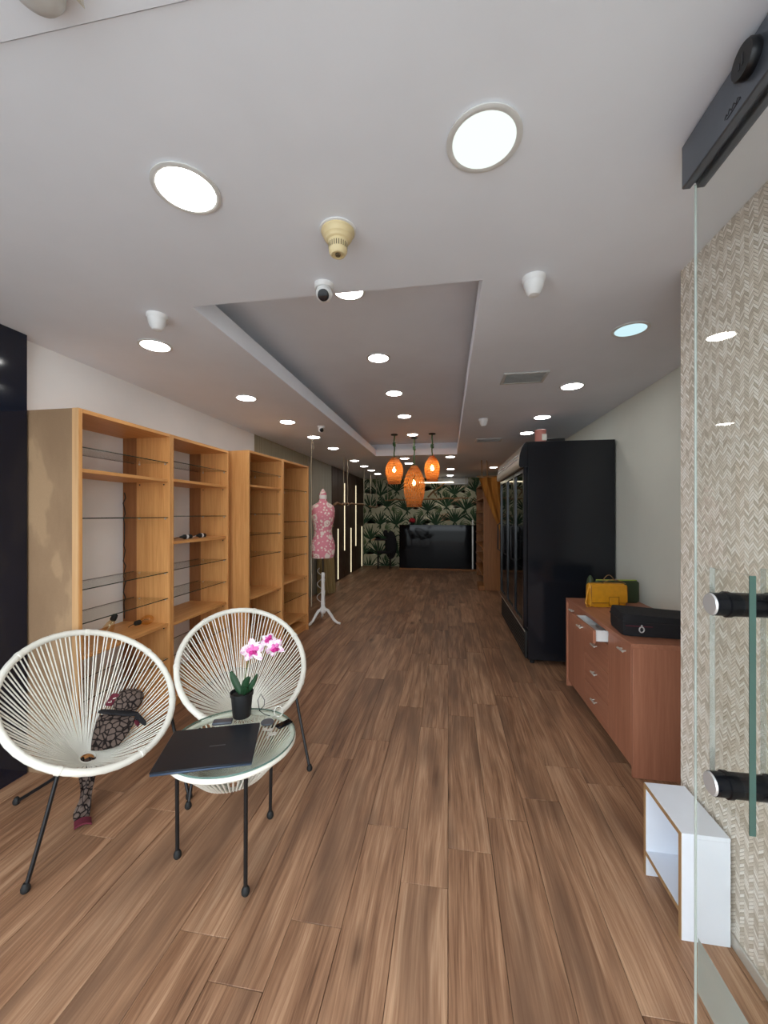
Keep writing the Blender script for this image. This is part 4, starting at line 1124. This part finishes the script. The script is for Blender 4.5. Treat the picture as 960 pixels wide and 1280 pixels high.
# ropes and branch rails
def rope(pts, r=.008): return MB().tube(pts, r, 7)
rp = thing('hanging_rope', (-1.82, 5.12, HC), 'pale knotted rope hanging at the end of the shelving row', 'rope')
build(rope([(-1.815, 5.10, HC)] + [(-1.812 + .003 * sin(i), 5.10, HC - .1 * i) for i in range(1, 24)], .006), 'line', M['rope'], rp)
build(MB().tube([(-1.812, 5.10, HC - .05), (-1.79, 5.08, HC - .09), (-1.775, 5.09, HC - .15), (-1.79, 5.10, HC - .19)], .006, 6), 'loose_end', M['rope'], rp)
def branch_rail(p0, p1, ropes, label, wob=.03, top=HC):
    p0, p1 = Vector(p0), Vector(p1)
    o = thing('branch_rail', p0.lerp(p1, .5), label, 'hanging rail', 'driftwood hanging rails')
    rr = random.Random(int(p0.y * 100)); n = 11
    ax = (p1 - p0).normalized(); pts = []
    for i in range(n):
        pts.append(p0.lerp(p1, i / (n - 1)) + Vector((rr.uniform(-wob, wob) * .4, 0, rr.uniform(-wob, wob) * .7)))
    br = build(MB().tube(pts, [.018 + rr.uniform(-.003, .004) for _ in range(n)], 8), 'branch', M['branch'], o)
    for s in ropes:
        q = p0.lerp(p1, s)
        build(rope([(q.x, q.y, top)] + [(q.x + .004 * sin(i * 2), q.y, top + (q.z - top) * i / 6) for i in range(1, 7)]), 'rope', M['rope'], o)
        build(MB().tube([(q.x + .024 * cos(t) * (abs(ax.y)) , q.y + .024 * cos(t) * abs(ax.x), q.z + .026 * sin(t)) for t in [2 * pi * j / 12 for j in range(12)]], .008, 6, True), 'rope_loop', M['rope'], o)
    return o, br
branch_rail((-1.93, 6.55, 1.71), (-1.93, 9.1, 1.765), (.26, .37, .97), 'driftwood branch rail hung on ropes along the dark panelled wall')
branch_rail((-2.02, 10.0, 1.74), (-1.98, 11.2, 1.74), (.2, .8), 'short driftwood rail hung on ropes in the corner by the leafy wallpaper')
bo, br = branch_rail((-1.81, 11.35, 1.95), (-.15, 11.35, 1.96), (.05, .9), 'driftwood rail hung in front of the leafy wallpaper, behind the pendants')
bo2, br2 = branch_rail((-.25, 11.25, 1.975), (.57, 11.25, 1.985), (.1, .9), 'short driftwood rail on the leafy wall above the black counter')
ll = thing('linear_lamp', (-.32, 10.9, 2.4), 'warm glowing bar lamp mounted on a forked branch', 'lamp')
build(MB().box(-.79, .15, 10.885, 10.915, 2.385, 2.412, .004), 'light_bar', M['bar_light'], ll)
build(MB().box(-.79, .15, 10.883, 10.917, 2.4125, 2.43, .002), 'channel', M['satin'], ll)
build(MB().tube([(-.55, 10.93, 2.0), (-.40, 10.93, 2.16), (-.22, 10.93, 2.27), (-.08, 10.92, 2.40)], [.024, .024, .02, .016], 8), 'branch', M['branch'], ll)
build(MB().tube([(-.40, 10.93, 2.16), (-.33, 10.93, 2.06), (-.30, 10.94, 2.0)], [.02, .016, .012], 8), 'fork', M['branch'], ll)
for xx in (-.7, .08): build(MB().tube([(xx, 10.9, 2.43), (xx, 10.9, HC)], .003, 5), 'suspension', M['satin'], ll)
# strip lights between the dark panels
for (yy, z0_, z1_), lb_ in zip(((8.81, .04, 1.20), (10.04, .03, 1.18), (11.35, .02, 1.18)), ('low glowing vertical strip on the dark panels nearest the dress form', 'middle low glowing vertical strip on the dark panels', 'low glowing vertical strip next to the leafy wallpaper')):
    tag(build(MB().box(XL + .002, XL + .046, yy - .011, yy + .011, z0_, z1_, .003), 'strip_light', M['strip'], None, (XL, yy, z0_)), lb_, 'strip light', 'low strip lights')
for (yy, z0_, z1_), lb_ in zip(((9.39, .65, 2.29), (10.585, .67, 2.32)), ('high glowing vertical strip on the dark panels, nearer the dress form', 'high glowing vertical strip on the dark panels, nearer the leafy wallpaper')):
    tag(build(MB().box(XL + .002, XL + .046, yy - .011, yy + .011, z0_, z1_, .003), 'strip_light', M['strip'], None, (XL, yy, z0_)), lb_, 'strip light', 'high strip lights')

# ------------------------------------------------------------------ reception counter and back corner
rc = thing('reception_counter', (-.36, 11.1, 0), 'black high-gloss reception counter in front of the leafy wall', 'counter')
build(MB().box(-1.34, .64, 10.98, 11.02, .04, 1.21, .004), 'front_panel', M['black_gloss'], rc)
build(MB().box(-1.34, -1.30, 11.02, 11.45, .04, 1.21, .004), 'side_panel', M['black_gloss'], rc)
build(MB().box(-1.34, 1.1, 10.97, 11.45, 1.21, 1.24, .004), 'counter_top', M['black_gloss'], rc)
build(MB().box(.68, 1.1, 11.02, 11.45, .04, 1.21, .004), 'return_panel', M['black_gloss'], rc)
build(MB().box(.64, .68, 10.97, 11.02, .04, 1.38, .004), 'corner_post', M['satin'], rc)
build(MB().box(-1.34, 1.1, 10.965, 11.44, 0, .04, .003), 'plinth', M['amber_wood'], rc)
build(MB().box(.36, .90, 10.85, 10.96, 0, .03, .004), 'step', M['amber_wood'], rc)
rfw = thing('red_flower', (-1.0, 11.2, 1.24), 'red flower with a white bloom on the black counter', 'flower')
pt = MB(); rr = random.Random(4)
for k in range(14):
    a = rr.uniform(0, 2 * pi); e = rr.uniform(-.2, 1.2); d_ = Vector((cos(a) * cos(e), sin(a) * cos(e), sin(e)))
    c0 = Vector((-1.0, 11.2, 1.34)) + d_ * .045
    pt.lathe([(0, 0), (.034, .012), (.044, .028), (.03, .044), (0, .05)], c0, 8, axis=d_)
build(pt, 'petals', M['red'], rfw)
build(MB().lathe([(0, 0), (.035, 0), (.045, .05), (.03, .09), (0, .09)], (-1.0, 11.2, 1.2405), 14), 'vase', M['black_gloss'], rfw)
build(MB().lathe([(0, -.03), (.025, -.018), (.034, 0), (.025, .02), (0, .03)], (-1.085, 11.15, 1.275), 10), 'white_bloom', M['white_paint'], rfw)
# wall air conditioner
ac = thing('air_conditioner', (.15, 11.45, 2.38), 'pale wall air conditioner above the leafy wallpaper', 'air conditioner')
build(MB().prism([(11.598, 2.575), (11.42, 2.575), (11.38, 2.53), (11.39, 2.42), (11.44, 2.37), (11.598, 2.37)], lambda y, z: (-.27, y, z), lambda y, z: (.56, y, z)), 'casing', M['grey_metal'], ac)
build(MB().box(-.23, .52, 11.395, 11.44, 2.385, 2.405, .003), 'louvre', M['white_plastic'], ac)
# black chair at the wall
bc = thing('black_chair', (-1.78, 11.0, 0), 'black armchair with a tall rounded back by the leafy wallpaper', 'chair')
def oval(cx, cy, cz, ax_, az_, ty, n=26):
    return MB().grid(lambda u, v: Vector((cx + ax_ * cos(2 * pi * u) * sin(pi * v), cy - ty * cos(pi * v), cz + az_ * sin(2 * pi * u) * sin(pi * v))), n, 11, True)
build(oval(-1.60, 11.12, .66, .17, .40, .06), 'backrest', M['black_cloth'], bc)
build(MB().box(-1.95, -1.55, 10.82, 11.12, .44, .50, .02), 'seat', M['black_cloth'], bc)
build(MB().box(-2.02, -1.66, 10.86, 10.93, .80, .85, .015), 'armrest', M['black_cloth'], bc)
for (xx, yy, zt) in ((-1.94, 10.88, .80), (-1.94, 11.06, .44), (-1.60, 10.88, .44), (-1.60, 11.10, .44)):
    build(MB().tube([(xx, yy, 0), (xx, yy, zt)], .012, 8), 'leg', M['black_metal'], bc)
build(oval(-1.74, 11.05, 1.0, .07, .10, .05, 16), 'headrest', M['black_cloth'], bc)

# amber wooden shelf unit with ochre curtain
aw = thing('wooden_bookcase', (1.15, 9.2, 0), 'amber wooden bookcase behind the ochre curtain', 'bookcase')
AX, AY0, AY1, AT = .71, 8.2, 10.25, 2.2
build(MB().box(AX, 1.60, AY0, AY0 + .03, 0, AT, .002), 'side_panel', M['amber_wood'], aw)
build(MB().box(AX - .006, AX + .03, AY0 - .012, AY0 + .035, 0, AT, .002), 'edge_post', M['amber_wood'], aw)
build(MB().box(AX, 1.60, AY1 - .03, AY1, 0, AT, .002), 'side_panel', M['amber_wood'], aw)
build(MB().box(AX, 1.60, AY0 + .03, AY1 - .03, AT - .03, AT, .002), 'top_panel', M['amber_wood'], aw)
build(MB().box(1.58, 1.60, AY0 + .03, AY1 - .03, 0, AT - .03), 'back_panel', M['black_lam'], aw)
for z in (.30, .58, .84, 1.10, 1.34, 1.58, 1.86):
    build(MB().box(AX - .02, 1.58, AY0 + .036, AY1 - .03, z - .014, z + .014, .002), 'shelf_board', M['amber_wood'], aw)
build(MB().box(AX - .10, AX + .02, AY0 - .05, AY0 + .5, 0, .10, .004), 'foot_block', M['amber_wood'], aw)
cu = thing('draped_curtain', (1.0, 8.0, 0), 'ochre curtain draped to one side from a ceiling-hung pole', 'curtain')
def curt(u, v):
    z_ = 2.26 - 1.72 * v
    xl = .60 + .62 * (v ** 1.15) * 1.15 if v < .8 else .60 + .62 * (.8 ** 1.15) * 1.15 + .02 * (v - .8)
    xl = min(xl, 1.19)
    xr = 1.50 - .22 * sin(pi * min(1, v * 1.1) * .5)
    x_ = xl + (xr - xl) * u
    return Vector((x_, 7.98 + .045 * sin(u * 30 + v * 3) * (1 - .3 * v) + .02 * sin(u * 13), z_))
build(MB().sheet(curt, 60, 24, lambda u, v: (0, -1, 0), .003), 'cloth', M['curtain'], cu)
build(MB().tube([(.56, 7.98, 2.275), (1.55, 7.98, 2.275)], .014, 10), 'pole', M['branch'], cu)
for (xx, yy) in ((.66, 7.98), (.76, 7.98), (1.45, 7.98)):
    build(MB().tube([(xx, yy, 2.27), (xx - .01, yy, HC)], .011, 7), 'hanger', M['branch'], cu)
build(MB().tube([(1.34 + .11 * cos(t), 7.98 + .075 * sin(t), .93) for t in [2 * pi * k / 20 for k in range(20)]], .008, 6, True), 'tie', M['rope'], cu)
